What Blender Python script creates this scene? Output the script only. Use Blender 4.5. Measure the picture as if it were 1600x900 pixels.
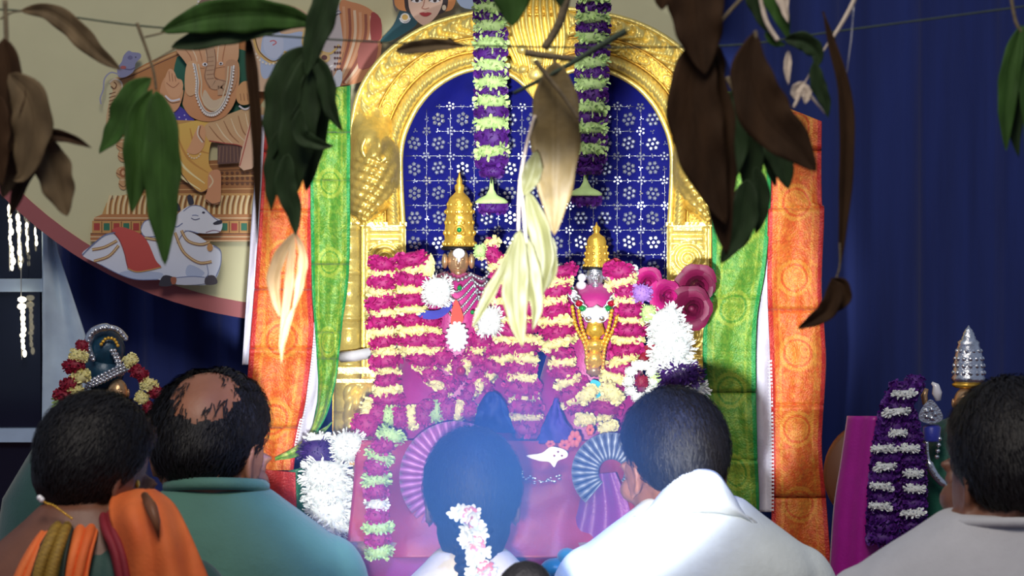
import bpy, math, random
from mathutils import Vector, Matrix, noise, geometry
for o in list(bpy.data.objects): bpy.data.objects.remove(o)
SC = bpy.context.scene
COL = SC.collection
R = random.Random(11)
PI = math.pi
rad = math.radians

# ------------------------------------------------------------------ camera, world, lights, exposure
F = 4000.0                      # focal length in pixels of the 1600 x 900 frame (90 mm lens)
CAM = Vector((0, 0, 1.05)); PITCH = rad(2.0)
cd = bpy.data.cameras.new('camera'); cam = bpy.data.objects.new('camera', cd); COL.objects.link(cam)
cd.sensor_width = 36; cd.lens = 36 * F / 1600; cd.clip_start = 0.05
cam.location = CAM; cam.rotation_euler = (PI / 2 - PITCH, 0, 0)
cd.dof.use_dof = True; cd.dof.focus_distance = 5.15; cd.dof.aperture_fstop = 11.0
SC.camera = cam
FW = Vector((0, math.cos(PITCH), -math.sin(PITCH))); UP = Vector((0, math.sin(PITCH), math.cos(PITCH)))

W = bpy.data.worlds.new('hall'); SC.world = W; W.use_nodes = True
W.node_tree.nodes['Background'].inputs[0].default_value = (0.60, 0.72, 1.0, 1)
W.node_tree.nodes['Background'].inputs[1].default_value = 0.28

def light(name, kind, loc, aim, energy, col, **kw):
    l = bpy.data.lights.new(name, kind); l.energy = energy; l.color = col
    for k, v in kw.items(): setattr(l, k, v)
    o = bpy.data.objects.new(name, l); COL.objects.link(o); o.location = loc
    o.rotation_euler = (Vector(aim) - Vector(loc)).to_track_quat('-Z', 'Y').to_euler()
    return o
# a video lamp among the spectators, just under the picture's lower edge, throws a narrow beam on the altar
light('video_lamp', 'SPOT', (-0.08, 1.2, 0.855), (0.03, 5.3, 0.80), 920, (0.95, 0.97, 1.0), spot_size=rad(18.4), spot_blend=0.3, shadow_soft_size=0.03)
# added unseen blue lamp overhead that colours the haze and lower altar
light('added_blue_lamp', 'SPOT', (0.35, 2.6, 3.1), (-0.05, 4.2, 0.6), 700, (0.10, 0.25, 1.0), spot_size=rad(20), spot_blend=0.8, shadow_soft_size=0.06)
# weak unseen fill light added overhead for the ambient level
light('ambient_fill_light', 'AREA', (-0.4, 1.2, 3.4), (-0.2, 4.6, 0.6), 85, (1.0, 0.90, 0.78), size=1.2)
SC.view_settings.view_transform = 'Standard'; SC.view_settings.look = 'None'
SC.view_settings.exposure = 0.0; SC.view_settings.gamma = 1.0; SC.view_settings.use_curve_mapping = False

# ------------------------------------------------------------------ helpers
def P(px, py, Y):               # the point of the place at distance Y that this pixel of the photograph shows
    d = FW + Vector(((px - 800) / F, 0, 0)) - UP * ((py - 450) / F)
    return CAM + d * (Y / d.y)
def S(Y): return Y / F          # metres per pixel at distance Y
def lin(c):
    c = c / 255.0
    return c / 12.92 if c <= 0.04045 else ((c + 0.055) / 1.055) ** 2.4
def rgb(t): return (lin(t[0]), lin(t[1]), lin(t[2]), 1.0)
def lerp(a, b, t): return a + (b - a) * t
def mixc(a, b, t): t = max(0, min(1, t)); return tuple(lerp(a[i], b[i], t) for i in range(3))
def clamp(x, a=0.0, b=1.0): return max(a, min(b, x))
def sstep(a, b, x): t = clamp((x - a) / (b - a)); return t * t * (3 - 2 * t)

def catmull(pts, n=8, closed=False):
    pts = [tuple(p) for p in pts]; m = len(pts); out = []
    rng = range(m if closed else m - 1)
    for i in rng:
        if closed: p = [pts[(i + k - 1) % m] for k in range(4)]
        else: p = [pts[max(0, min(m - 1, i + k - 1))] for k in range(4)]
        for j in range(n):
            t = j / n
            out.append(tuple(0.5 * (2 * p[1][d] + (p[2][d] - p[0][d]) * t + (2 * p[0][d] - 5 * p[1][d] + 4 * p[2][d] - p[3][d]) * t * t
                             + (3 * p[1][d] - p[0][d] - 3 * p[2][d] + p[3][d]) * t ** 3) for d in range(len(p[0]))))
    if not closed: out.append(pts[-1])
    return out
def resample(pts, n):
    L = [0]
    for a, b in zip(pts, pts[1:]): L.append(L[-1] + math.dist(a, b))
    out = []; k = 0
    for i in range(n):
        s = L[-1] * i / (n - 1)
        while k < len(L) - 2 and L[k + 1] < s: k += 1
        t = (s - L[k]) / max(1e-9, L[k + 1] - L[k])
        out.append(tuple(lerp(pts[k][d], pts[k + 1][d], t) for d in range(len(pts[0]))))
    return out

class MB:
    def __init__(s): s.v = []; s.f = []; s.c = []; s.col = None
    def vert(s, p, c=None): s.v.append(Vector(p)); s.c.append(c or s.col or (1, 1, 1, 1)); return len(s.v) - 1
    def grid(s, rows, cols=None, closeu=False):
        b = len(s.v); nu = len(rows); nv = len(rows[0])
        for i, r in enumerate(rows):
            for j, p in enumerate(r): s.vert(p, cols[i][j] if cols else None)
        for i in range(nu - 1):
            for j in range(nv if closeu else nv - 1):
                j2 = (j + 1) % nv
                s.f.append((b + i * nv + j, b + i * nv + j2, b + (i + 1) * nv + j2, b + (i + 1) * nv + j))
        return b
    def cap(s, idx): s.f.append(tuple(idx))
    def tube(s, pts, r, n=8, cap=True):
        pts = [Vector(p) for p in pts]; m = len(pts)
        rr = r if isinstance(r, (list, tuple)) else [r] * m
        ref = Vector((0.13, 0.97, 0.21)); rows = []
        for i, p in enumerate(pts):
            t = (pts[min(m - 1, i + 1)] - pts[max(0, i - 1)]).normalized()
            a = t.cross(ref)
            if a.length < 1e-4: a = t.cross(Vector((1, 0, 0)))
            a.normalize(); b = t.cross(a).normalized(); ref = ref - t * ref.dot(t) if (ref - t * ref.dot(t)).length > .1 else ref
            rows.append([p + (a * math.cos(2 * PI * k / n) + b * math.sin(2 * PI * k / n)) * rr[i] for k in range(n)])
        b0 = s.grid(rows, closeu=True)
        if cap:
            s.cap([b0 + k for k in range(n)][::-1]); s.cap([b0 + (m - 1) * n + k for k in range(n)])
    def ell(s, c, rx, ry, rz, rot=None, nu=10, nv=14, fun=None):
        c = Vector(c); rows = []
        for i in range(nu + 1):
            th = PI * i / nu; row = []
            for j in range(nv):
                ph = -2 * PI * j / nv
                d = Vector((math.sin(th) * math.cos(ph), math.sin(th) * math.sin(ph), math.cos(th)))
                k = fun(d) if fun else 1
                p = Vector((d.x * rx * k, d.y * ry * k, d.z * rz * k))
                if rot is not None: p = rot @ p
                row.append(c + p)
            rows.append(row)
        s.grid(rows, closeu=True)
    def lathe(s, c, prof, n=20, sy=1.0, rot=None):       # profile of (radius, height)
        c = Vector(c); rows = []
        for r, z in prof:
            row = []
            for j in range(n):
                p = Vector((r * math.cos(2 * PI * j / n), sy * r * math.sin(2 * PI * j / n), z))
                row.append(c + (rot @ p if rot is not None else p))
            rows.append(row)
        b = s.grid(rows, closeu=True); m = len(prof)
        s.cap([b + k for k in range(n)][::-1]); s.cap([b + (m - 1) * n + k for k in range(n)])
    def box(s, c, hx, hy, hz, rot=None):
        b = len(s.v); c = Vector(c)
        for z in (-hz, hz):
            for x, y in ((-hx, -hy), (hx, -hy), (hx, hy), (-hx, hy)):
                p = Vector((x, y, z)); s.vert(c + (rot @ p if rot is not None else p))
        for q in ((0, 3, 2, 1), (4, 5, 6, 7), (0, 1, 5, 4), (1, 2, 6, 5), (2, 3, 7, 6), (3, 0, 4, 7)): s.f.append(tuple(b + k for k in q))
    def prism(s, front, back):                            # two outlines with the same number of points
        b = len(s.v); n = len(front)
        for p in list(front) + list(back): s.vert(p)
        tri = geometry.tessellate_polygon([[Vector((p[0], p[2], 0)) for p in front]])
        for t in tri: s.f.append((b + t[0], b + t[1], b + t[2])); s.f.append((b + n + t[2], b + n + t[1], b + n + t[0]))
        for k in range(n): s.f.append((b + k, b + (k + 1) % n, b + n + (k + 1) % n, b + n + k))

def wloc(o):
    v = Vector((0, 0, 0))
    while o is not None: v = v + o.location; o = o.parent
    return v
def mesh_of(name, mb, mat, off=Vector((0, 0, 0)), smooth=True):
    me = bpy.data.meshes.new(name)
    me.from_pydata([tuple(p - off) for p in mb.v], [], mb.f)
    a = me.color_attributes.new('Col', 'FLOAT_COLOR', 'POINT')
    flat = [x for c in mb.c for x in (c if len(c) == 4 else (*c, 1))]
    a.data.foreach_set('color', flat)
    if smooth: me.polygons.foreach_set('use_smooth', [True] * len(me.polygons))
    if mat: me.materials.append(mat)
    me.update(); return me
def tag(o, label=None, cat=None, group=None, kind=None):
    if label: o['label'] = label
    if cat: o['category'] = cat
    if group: o['group'] = group
    if kind: o['kind'] = kind
    return o
def part(name, mb, mat, parent=None, smooth=True, label=None):
    off = wloc(parent) if parent else Vector((0, 0, 0))
    o = bpy.data.objects.new(name, mesh_of(name, mb, mat, off, smooth)); COL.objects.link(o)
    if parent: o.parent = parent
    if label: o['label'] = label
    return o
def single(name, mb, mat, label, cat, group=None, kind=None, smooth=True):   # a thing that is one mesh, origin at its base
    lo = Vector((sum(p.x for p in mb.v) / len(mb.v), sum(p.y for p in mb.v) / len(mb.v), min(p.z for p in mb.v)))
    o = bpy.data.objects.new(name, mesh_of(name, mb, mat, lo, smooth)); COL.objects.link(o); o.location = lo
    return tag(o, label, cat, group, kind)
def thing(name, label, cat, loc, group=None):
    o = bpy.data.objects.new(name, None); COL.objects.link(o); o.location = loc; o.empty_display_size = .02
    return tag(o, label, cat, group)
def inst(name, me, loc, rot, scl, parent):
    o = bpy.data.objects.new(name, me); COL.objects.link(o); o.parent = parent
    o.location = Vector(loc) - wloc(parent); o.rotation_euler = rot; o.scale = scl
    return o

def mat(name, c, rough=.6, metal=0.0, var=.15, vs=25., bump=0.0, bs=80., vc=False, spec=.5, sheen=0, sss=0, stretch=(1, 1, 1), emit=0, alpha=1, trans=0):
    m = bpy.data.materials.new(name); m.use_nodes = True
    nt = m.node_tree; b = nt.nodes['Principled BSDF']; lk = nt.links.new
    co = nt.nodes.new('ShaderNodeTexCoord'); mp = nt.nodes.new('ShaderNodeMapping'); lk(co.outputs['Object'], mp.inputs['Vector'])
    mp.inputs['Scale'].default_value = stretch
    nz = nt.nodes.new('ShaderNodeTexNoise'); nz.inputs['Scale'].default_value = vs; nz.inputs['Detail'].default_value = 4
    lk(mp.outputs[0], nz.inputs['Vector'])
    rp = nt.nodes.new('ShaderNodeValToRGB'); l = rgb(c)
    rp.color_ramp.elements[0].position = .3; rp.color_ramp.elements[1].position = .7
    k0, k1 = 1 - var, 1 + var
    base = (1, 1, 1, 1) if vc == 'full' else l
    rp.color_ramp.elements[0].color = (base[0] * k0, base[1] * k0, base[2] * k0, 1)
    rp.color_ramp.elements[1].color = (min(1, base[0] * k1), min(1, base[1] * k1), min(1, base[2] * k1), 1)
    lk(nz.outputs['Fac'], rp.inputs[0]); out = rp.outputs[0]
    if vc:
        at = nt.nodes.new('ShaderNodeVertexColor'); at.layer_name = 'Col'
        mx = nt.nodes.new('ShaderNodeMix'); mx.data_type = 'RGBA'; mx.blend_type = 'MULTIPLY'; mx.inputs[0].default_value = 1
        lk(out, mx.inputs[6]); lk(at.outputs['Color'], mx.inputs[7]); out = mx.outputs[2]
    lk(out, b.inputs['Base Color'])
    b.inputs['Roughness'].default_value = rough; b.inputs['Metallic'].default_value = metal
    b.inputs['Specular IOR Level'].default_value = spec
    if sheen: b.inputs['Sheen Weight'].default_value = sheen
    if sss: b.inputs['Subsurface Weight'].default_value = sss; b.inputs['Subsurface Radius'].default_value = (.01, .006, .004)
    if emit: lk(out, b.inputs['Emission Color']); b.inputs['Emission Strength'].default_value = emit
    if trans: b.inputs['Transmission Weight'].default_value = trans
    if alpha < 1: b.inputs['Alpha'].default_value = alpha
    if bump:
        n2 = nt.nodes.new('ShaderNodeTexNoise'); n2.inputs['Scale'].default_value = bs; n2.inputs['Detail'].default_value = 5
        lk(mp.outputs[0], n2.inputs['Vector']); bp = nt.nodes.new('ShaderNodeBump'); bp.inputs['Strength'].default_value = bump
        bp.inputs['Distance'].default_value = .004
        lk(n2.outputs['Fac'], bp.inputs['Height']); lk(bp.outputs[0], b.inputs['Normal'])
    return m

M = {}
M['gold'] = mat('embossed_gold', (242, 216, 122), .33, .5, .16, 30, .35, 140)
M['gold_beast'] = mat('shaded_gold', (234, 202, 106), .3, .62, .2, 40, .35, 140)  # darker copy of the gold, shading put into the creature's colour
M['gold_dark'] = mat('dark_gold', (176, 136, 52), .42, .7, .25, 40, .4, 120)
M['gold_rich'] = mat('crown_gold', (242, 190, 76), .26, .6, .2, 60, .3, 160)
M['silver'] = mat('silver', (215, 218, 225), .22, .9, .2, 80, .4, 200)
M['rhinestone'] = mat('rhinestone', (200, 206, 222), .16, .7, .1, 90)
M['curtain'] = mat('navy_curtain', (30, 48, 116), .85, 0, .18, 3, .15, 40, sheen=.3, stretch=(6, 6, .6))
M['wall'] = mat('dim_plaster', (60, 62, 80), .9, 0, .1, 5)
M['floor'] = mat('dark_red_carpet', (92, 40, 46), .95, 0, .25, 30, .5, 200)
M['print'] = mat('printed_vinyl', (255, 255, 255), .6, 0, .05, 12, vc='full')
M['brocade'] = mat('brocade_silk', (255, 255, 255), .42, .12, .28, 170, .5, 260, vc='full', sheen=.2)
M['cloth_vc'] = mat('dyed_cloth', (255, 255, 255), .7, 0, .12, 40, .2, 200, vc='full')
M['silk_vc'] = mat('smooth_silk', (255, 255, 255), .4, .05, .12, 30, .15, 200, vc='full', sheen=.3)
M['white_cloth'] = mat('white_lining', (222, 222, 240), .8, 0, .06, 20, .1, 100)
M['velvet'] = mat('royal_blue_cloth', (8, 14, 108), .8, 0, .15, 18, .15, 200, spec=.2)
M['magenta'] = mat('magenta_petals', (178, 24, 114), .6, 0, .22, 40, vc=True, sss=.1)
M['crimson'] = mat('crimson_petals', (150, 22, 52), .6, 0, .22, 40, vc=True, sss=.1)
M['rose'] = mat('dark_rose_petals', (112, 14, 60), .55, 0, .2, 40, vc=True)
M['cream'] = mat('cream_petals', (248, 236, 166), .65, 0, .12, 40, vc=True, sss=.1)
M['white_fl'] = mat('white_petals', (240, 244, 240), .65, 0, .06, 40, vc=True, sss=.1)
M['purple'] = mat('purple_petals', (84, 24, 128), .6, 0, .22, 40, vc=True)
M['violet'] = mat('dark_violet_petals', (58, 20, 100), .6, 0, .22, 40, vc=True)
M['lime'] = mat('pale_green_petals', (196, 226, 146), .65, 0, .12, 40, vc=True)
M['pink'] = mat('pink_petals', (240, 150, 170), .65, 0, .1, 40, vc=True)
M['lilac'] = mat('lilac_petals', (176, 130, 214), .65, 0, .1, 40, vc=True)
M['leafgreen'] = mat('green_leaf', (46, 74, 30), .6, 0, .3, 60, .2, 120, stretch=(1, 1, .3), spec=.15)
M['leafdark'] = mat('dark_green_leaf', (32, 48, 26), .65, 0, .3, 60, .2, 120, stretch=(1, 1, .3), spec=.15)
M['leafbrown'] = mat('brown_dry_leaf', (84, 70, 50), .7, 0, .3, 50, .3, 120, stretch=(1, 1, .3), spec=.15)
M['leafumber'] = mat('umber_dry_leaf', (46, 30, 16), .8, 0, .3, 50, .3, 120, stretch=(1, 1, .3), spec=.15)
M['leafpale'] = mat('pale_olive_leaf', (92, 92, 56), .55, 0, .22, 45, .2, 120, stretch=(1, 1, .3))
M['leafstraw'] = mat('straw_leaf', (172, 142, 100), .6, 0, .2, 45, .2, 120, stretch=(1, 1, .3))
M['twig'] = mat('twig_bark', (96, 84, 62), .8, 0, .3, 90, .4, 200)
M['palestick'] = mat('peeled_stick', (190, 176, 160), .7, 0, .15, 90, .2, 200)
M['string'] = mat('green_string', (44, 58, 44), .8, 0, .2, 200)
M['thread'] = mat('white_thread', (200, 200, 200), .8, 0, .05, 200)
M['skin'] = mat('brown_skin', (150, 98, 72), .5, 0, .1, 30, .1, 200, sss=.1)
M['skin2'] = mat('deep_brown_skin', (112, 72, 54), .5, 0, .1, 30, .1, 200, sss=.1)
M['skin_bald'] = M['skin']
M['hair'] = mat('black_hair', (15, 12, 14), .55, 0, .35, 120, .5, 260, spec=.35, stretch=(1, 1, .25))
M['frame'] = mat('painted_window_frame', (190, 214, 244), .5, 0, .06, 20)
M['pane'] = mat('dark_pane', (24, 30, 50), .08, 0, .1, 3)
M['sheet'] = mat('pale_blue_sheet', (204, 226, 248), .35, 0, .12, 14, .4, 30)
M['glint_bead'] = mat('warm_glint', (255, 240, 205), .4, 0, .05, 60, emit=5)  # glows to imitate reflections on the panes
M['teal_idol'] = mat('peacock_blue_idol', (22, 66, 92), .35, .1, .3, 30, .3, 60)
M['gem_green'] = mat('green_gem', (30, 140, 70), .1, .2, .1, 50)
M['gem_red'] = mat('red_gem', (170, 20, 50), .1, .2, .1, 50)
M['pearl'] = mat('pearl', (238, 236, 240), .25, .1, .05, 50)
M['bronze'] = mat('face_bronze', (196, 160, 120), .3, .6, .2, 50, .2, 160)
M['wood'] = mat('brown_wood', (120, 74, 44), .5, 0, .25, 12, .2, 40, stretch=(1, 1, .2))
# ------------------------------------------------------------------ the setting
def struct(name, mb, m, smooth=False):
    o = part(name, mb, m, None, smooth); o['kind'] = 'structure'; return o
b = MB(); b.box((0, 3.5, -.02), 3.2, 4.0, .02); struct('floor', b, M['floor'])
b = MB(); b.box((0, 6.72, 1.4), 3.2, .05, 1.42); struct('wall_back', b, M['wall'])

# navy curtain hung behind the altar, with soft vertical folds
def curtain(x0, x1, ztop, Y, seed):
    b = MB(); nu = 12; nv = 160; rows = []
    for i in range(nu + 1):
        z = lerp(.01, ztop, i / nu); r = []
        for j in range(nv + 1):
            x = lerp(x0, x1, j / nv)
            y = Y + .026 * math.sin(x * 31 + seed + .6 * math.sin(x * 9)) + .014 * math.sin(x * 67 + 2 * seed + z * .7) + .012 * math.sin(x * 11 + z * 2)
            r.append((x, y, z))
        rows.append(r)
    b.grid(rows); return b
xl = P(78, 450, 6.3).x
c = single('curtain', curtain(xl, 3.0, 2.6, 6.32, .4), M['curtain'], 'navy blue cloth curtain hanging in folds behind the whole altar', 'curtain')
md = c.modifiers.new('thick', 'SOLIDIFY'); md.thickness = .004

# glazed partition at the edge of the stage
YW = 6.42
win = bpy.data.objects.new('window_1', None); COL.objects.link(win); win.location = P(-40, 900, YW); win['kind'] = 'structure'
def pbox(px0, py0, px1, py1, Y, d, name, m, parent, smooth=False):
    a = P(px0, py0, Y); e = P(px1, py1, Y); b = MB()
    b.box(((a.x + e.x) / 2, Y + d / 2, (a.z + e.z) / 2), abs(e.x - a.x) / 2, d / 2, abs(a.z - e.z) / 2)
    return part(name, b, m, parent, smooth)
for (x0, y0, x1, y1) in ((-150, 436, 66, 456), (-150, 670, 66, 691), (-150, 210, 66, 228), (-150, 930, 66, 950)):
    pbox(x0, y0, x1, y1, YW, .05, 'crossbar', M['frame'], win)
pbox(64, 190, 80, 1060, YW - .004, .06, 'post', M['frame'], win)
pbox(-166, 190, -150, 1060, YW - .004, .06, 'post', M['frame'], win)
for (y0, y1) in ((228, 436), (456, 670), (691, 930)):
    pbox(-150, y0, 64, y1, YW + .03, .006, 'pane', M['pane'], win)

# warm reflections on the panes, imitated by rows of glowing beads
k = 0
for (x, y0, y1, w, lab) in ((14, 326, 424, 3.4, 'longest warm reflected streak on the upper dark pane, nearest the picture edge'),
                       (28, 340, 414, 3.2, 'second warm reflected streak from the edge on the upper dark pane'),
                       (41, 352, 392, 2.2, 'short warm reflected streak third from the edge on the upper pane'),
                       (55, 362, 386, 2.0, 'shortest warm reflected streak close to the pale sheet'),
                       (33, 468, 562, 4.6, 'thick tapering warm reflected streak on the lower dark pane')):
    Y = YW - .02; t = thing('pane_glint', lab, 'string light', P(x, y1, Y), 'reflected streaks at the panes')
    b = MB(); b.tube([P(x, y0 - 90, Y), P(x, y0, Y), P(x + 1, y1, Y)], .0012, 5); part('glint_line', b, M['thread'], t)
    y = y0; b0 = MB()
    while y < y1:
        ww = w * R.uniform(.6, 1.2) * (1 if w < 4 else lerp(1.5, .5, (y - y0) / (y1 - y0)))
        b = MB(); b.ell(P(x + R.uniform(-1.5, 1.5) + (y - y0) * .06, y, Y - .004), ww * S(Y), ww * S(Y), R.uniform(4, 7) * S(Y), nu=5, nv=7)
        part('glint_bead', b, M['glint_bead'], t); y += R.uniform(8, 11)

# pale blue sheet stretched between the partition and the curtain
def quadsheet(left, right, Y, nu, nv, h):
    L = resample(left, nu + 1); Q = resample(right, nu + 1); rows = []
    for i in range(nu + 1):
        rows.append([P(lerp(L[i][0], Q[i][0], j / nv), lerp(L[i][1], Q[i][1], j / nv), Y - h(i / nu, j / nv)) for j in range(nv + 1)])
    b = MB(); b.grid(rows); return b
b = quadsheet([(68, 300), (66, 600), (64, 900), (60, 1060)], [(76, 300), (90, 390), (136, 530), (150, 700), (152, 1060)], 6.17, 40, 14,
              lambda u, v: .012 * math.sin(9 * u + 5 * v) + .008 * noise.noise(Vector((u * 9, v * 4, 1))))
o = single('plastic_sheet', b, M['sheet'], 'pale blue wrinkled plastic sheet hanging beside the dark panes', 'sheet')
o.modifiers.new('thick', 'SOLIDIFY').thickness = .002

# ------------------------------------------------------------------ round printed banner
YB = 6.0
class Print:                      # flat print laid on a surface: coloured areas and lines in painter's order
    def __init__(s, Y, x0=0, y0=0, k=1): s.b = MB(); s.Y = Y; s.n = 0; s.x0 = x0; s.y0 = y0; s.k = k
    def z(s): s.n += 1; return s.Y - .00012 * s.n
    def T(s, p): return (s.x0 + p[0] / s.k, s.y0 + p[1] / s.k)
    def fill(s, pts, c, smooth=0, c2=None):
        pts = [s.T(p) for p in pts]
        if smooth: pts = catmull(pts, smooth, True)
        y = s.z(); i0 = len(s.b.v); ys = [p[1] for p in pts]; lo, hi = min(ys), max(ys)
        for p in pts: s.b.vert(P(p[0], p[1], y), rgb(c if c2 is None else mixc(c, c2, (p[1] - lo) / max(1, hi - lo))))
        for t in geometry.tessellate_polygon([[Vector((p[0], -p[1], 0)) for p in pts]]):
            s.b.f.append(tuple(i0 + q for q in t))
    def oval(s, x, y, rx, ry, c, n=20, a=0, c2=None):
        s.fill([(x + rx * math.cos(2 * PI * q / n) * math.cos(a) - ry * math.sin(2 * PI * q / n) * math.sin(a),
                 y + rx * math.cos(2 * PI * q / n) * math.sin(a) + ry * math.sin(2 * PI * q / n) * math.cos(a)) for q in range(n)], c, 0, c2)
    def line(s, pts, w, c, n=6, taper=0):
        pts = [s.T(p) for p in pts]; w = w / s.k
        if n and len(pts) > 2: pts = catmull(pts, n)
        y = s.z(); i0 = len(s.b.v); m = len(pts)
        for q, p in enumerate(pts):
            a = pts[max(0, q - 1)]; e = pts[min(m - 1, q + 1)]; dx, dy = e[0] - a[0], e[1] - a[1]; l = math.hypot(dx, dy) or 1
            ww = w / 2 * (1 - taper * abs(2 * q / (m - 1) - 1))
            for sg in (-1, 1): s.b.vert(P(p[0] - sg * dy / l * ww, p[1] + sg * dx / l * ww, y), rgb(c))
        for q in range(m - 1): s.b.f.append((i0 + 2 * q, i0 + 2 * q + 1, i0 + 2 * q + 3, i0 + 2 * q + 2))
    def dots(s, pts, r, c, n=6):
        for p in pts: s.oval(p[0], p[1], r, r, c, n)
def arc(cx, cy, r, a0, a1, n=24): return [(cx + r * math.cos(rad(lerp(a0, a1, q / n))), cy + r * math.sin(rad(lerp(a0, a1, q / n)))) for q in range(n + 1)]
BC = (476, -159); BR = 663
ban = thing('round_banner', 'round beige printed banner with dull red rim and painted figures above the curtain', 'banner', P(BC[0], BC[1] + BR, YB))
b = MB(); ci = arc(BC[0], BC[1], BR - 24, 0, 360, 120)[:-1]
b.prism([P(x, y, YB) for x, y in ci], [P(x, y, YB + .02) for x, y in ci]); b.c = [rgb((214, 210, 166))] * len(b.v)
part('canvas', b, M['print'], ban, False)
co = arc(BC[0], BC[1], BR, 0, 360, 120); cn = arc(BC[0], BC[1], BR - 25, 0, 360, 120)
b = MB(); b.grid([[P(x, y, YB - .004) for x, y in cn], [P(x, y, YB - .004) for x, y in co], [P(x, y, YB + .024) for x, y in co], [P(x, y, YB + .024) for x, y in cn], [P(x, y, YB - .004) for x, y in cn]])
b.c = [rgb((168, 92, 94))] * len(b.v); part('rim', b, M['print'], ban, False)

# --- painted throne and seated figure (coordinates in the frame of a 3x enlargement that starts at 140, 40)
p = Print(YB - .001, 140, 40, 3)
BR1, BR2, OR1, OR2, CRM, OUT = (176, 116, 66), (120, 74, 44), (226, 166, 112), (236, 190, 142), (240, 214, 170), (96, 58, 44)
p.fill([(110, 260), (170, 235), (260, 180), (400, 120), (520, 90), (640, 60), (800, 40), (830, 330), (600, 500), (330, 480), (130, 520), (120, 400)], (196, 134, 78), 4)
p.line([(120, 250), (200, 222), (330, 160), (430, 118)], 9, (222, 176, 120)); p.line([(110, 262), (200, 234), (330, 174), (430, 130)], 4, OUT)
p.fill([(400, 180), (470, 130), (740, 120), (760, 420), (420, 420)], (18, 104, 84), 3)
p.fill([(95, 262), (120, 246), (150, 262), (158, 300), (140, 350), (128, 420), (140, 490), (118, 520), (84, 500), (78, 430), (96, 340), (112, 300), (104, 286)], (214, 180, 134), 5)
p.line([(92, 268), (118, 250), (148, 266), (152, 306), (134, 350), (122, 420), (130, 490)], 6, (244, 230, 206))
for q in range(11): p.line([(92 - q * .6, 320 + q * 17), (122, 312 + q * 17)], 4, BR2, 0)
p.line([(100, 284), (116, 296), (126, 278), (114, 264)], 5, BR2)
for y0, rx in ((560, 34), (610, 26), (690, 34), (740, 22)):
    p.oval(158, y0, rx, 30, (208, 162, 112)); p.line([(158 - rx, y0), (158, y0 + 16), (158 + rx, y0)], 4, BR2); p.line([(158 - rx * .6, y0 - 16), (158 + rx * .6, y0 - 16)], 4, CRM, 0)
p.oval(158, 690, 18, 22, (170, 104, 60)); p.oval(158, 690, 9, 11, (226, 178, 130))
# stepped base with flutes, jewels
p.fill([(190, 650), (820, 620), (830, 790), (190, 790)], (168, 112, 62), 0)
for q in range(5): p.line([(190, 668 + q * 26), (820, 640 + q * 31)], 5, (122, 78, 44) if q % 2 else (222, 172, 112), 0)
for q in range(14):
    for w in range(3): p.oval(500 + q * 24, 690 + w * 24, 8, 7, (110, 66, 40), 8)
p.fill([(60, 880), (80, 830), (130, 800), (200, 786), (830, 786), (830, 900), (60, 900)], (206, 158, 92), 0)
for q in range(30):
    x = 86 + q * 25; p.line([(x + 12, 796), (x, 840), (x - 4, 890)], 10, (240, 216, 164)); p.line([(x + 22, 796), (x + 11, 840), (x + 8, 890)], 5, (138, 84, 44))
p.fill([(20, 900), (60, 884), (830, 884), (830, 915), (20, 915)], (190, 128, 76), 0); p.line([(20, 902), (830, 902)], 4, CRM, 0); p.line([(20, 914), (830, 914)], 4, OUT, 0)
p.fill([(12, 915), (830, 915), (830, 972), (12, 972)], (206, 156, 92), 0)
for q in range(18): 
    x = 34 + q * 46; p.fill([(x - 14, 926), (x + 14, 926), (x + 14, 960), (x - 14, 960)], ((176, 62, 56), (40, 118, 92))[q % 2], 0); p.line([(x + 23, 918), (x + 23, 970)], 4, BR2, 0)
p.fill([(4, 972), (830, 972), (830, 1012), (4, 1012)], (184, 122, 74), 0)
for y0 in (976, 990, 1008): p.line([(4, y0), (830, y0)], 4, (CRM, BR2, OUT)[(y0 // 2) % 3], 0)
# dark hollow and cushion
p.fill([(600, 560), (720, 560), (760, 640), (600, 650)], (104, 72, 66), 0)
for q in range(8): p.line([(612 + q * 16, 566), (606 + q * 18, 640)], 4, (146, 108, 86), 0)
p.fill([(340, 410), (420, 376), (490, 440), (470, 452), (340, 448)], (74, 62, 176), 2); p.dots([(365, 432), (392, 412), (420, 430), (445, 420), (452, 440)], 4, (214, 206, 250))
p.fill([(300, 446), (520, 446), (530, 470), (300, 474)], (206, 156, 86), 2)
# robe of the seated figure
p.fill([(330, 480), (420, 462), (560, 440), (600, 500), (566, 560), (560, 650), (590, 700), (560, 760), (520, 780), (470, 740), (400, 650), (350, 560)], (240, 198, 96), 5, (228, 170, 84))
for q, (a, e) in enumerate((((360, 500), (540, 740)), ((400, 490), (556, 690)), ((350, 560), (520, 770)), ((470, 480), (560, 600)))):
    p.line([a, ((a[0] + e[0]) / 2 - 18, (a[1] + e[1]) / 2 + 30), e], 12, ((252, 236, 176), (210, 150, 70))[q % 2], 6, .7)
p.line([(338, 470), (350, 560), (400, 650), (470, 744), (520, 782), (566, 758)], 4, OUT)
p.fill([(540, 470), (640, 420), (760, 380), (830, 400), (830, 560), (770, 650), (710, 660), (720, 570), (620, 550), (560, 540)], (220, 184, 134), 4, (232, 176, 130))
for q in range(6): p.line([(560 + q * 34, 470 - q * 12), (600 + q * 30, 520 - q * 6), (640 + q * 30, 556 - q * 4)], 6, ((170, 116, 76), (246, 224, 184))[q % 2], 6, .5)
p.line([(560, 540), (620, 550), (720, 572), (708, 660)], 5, (172, 70, 60)); p.fill([(700, 660), (760, 430), (800, 420), (790, 640)], (238, 196, 164), 3)
p.line([(704, 658), (730, 560), (762, 430)], 5, (190, 84, 70))
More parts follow.
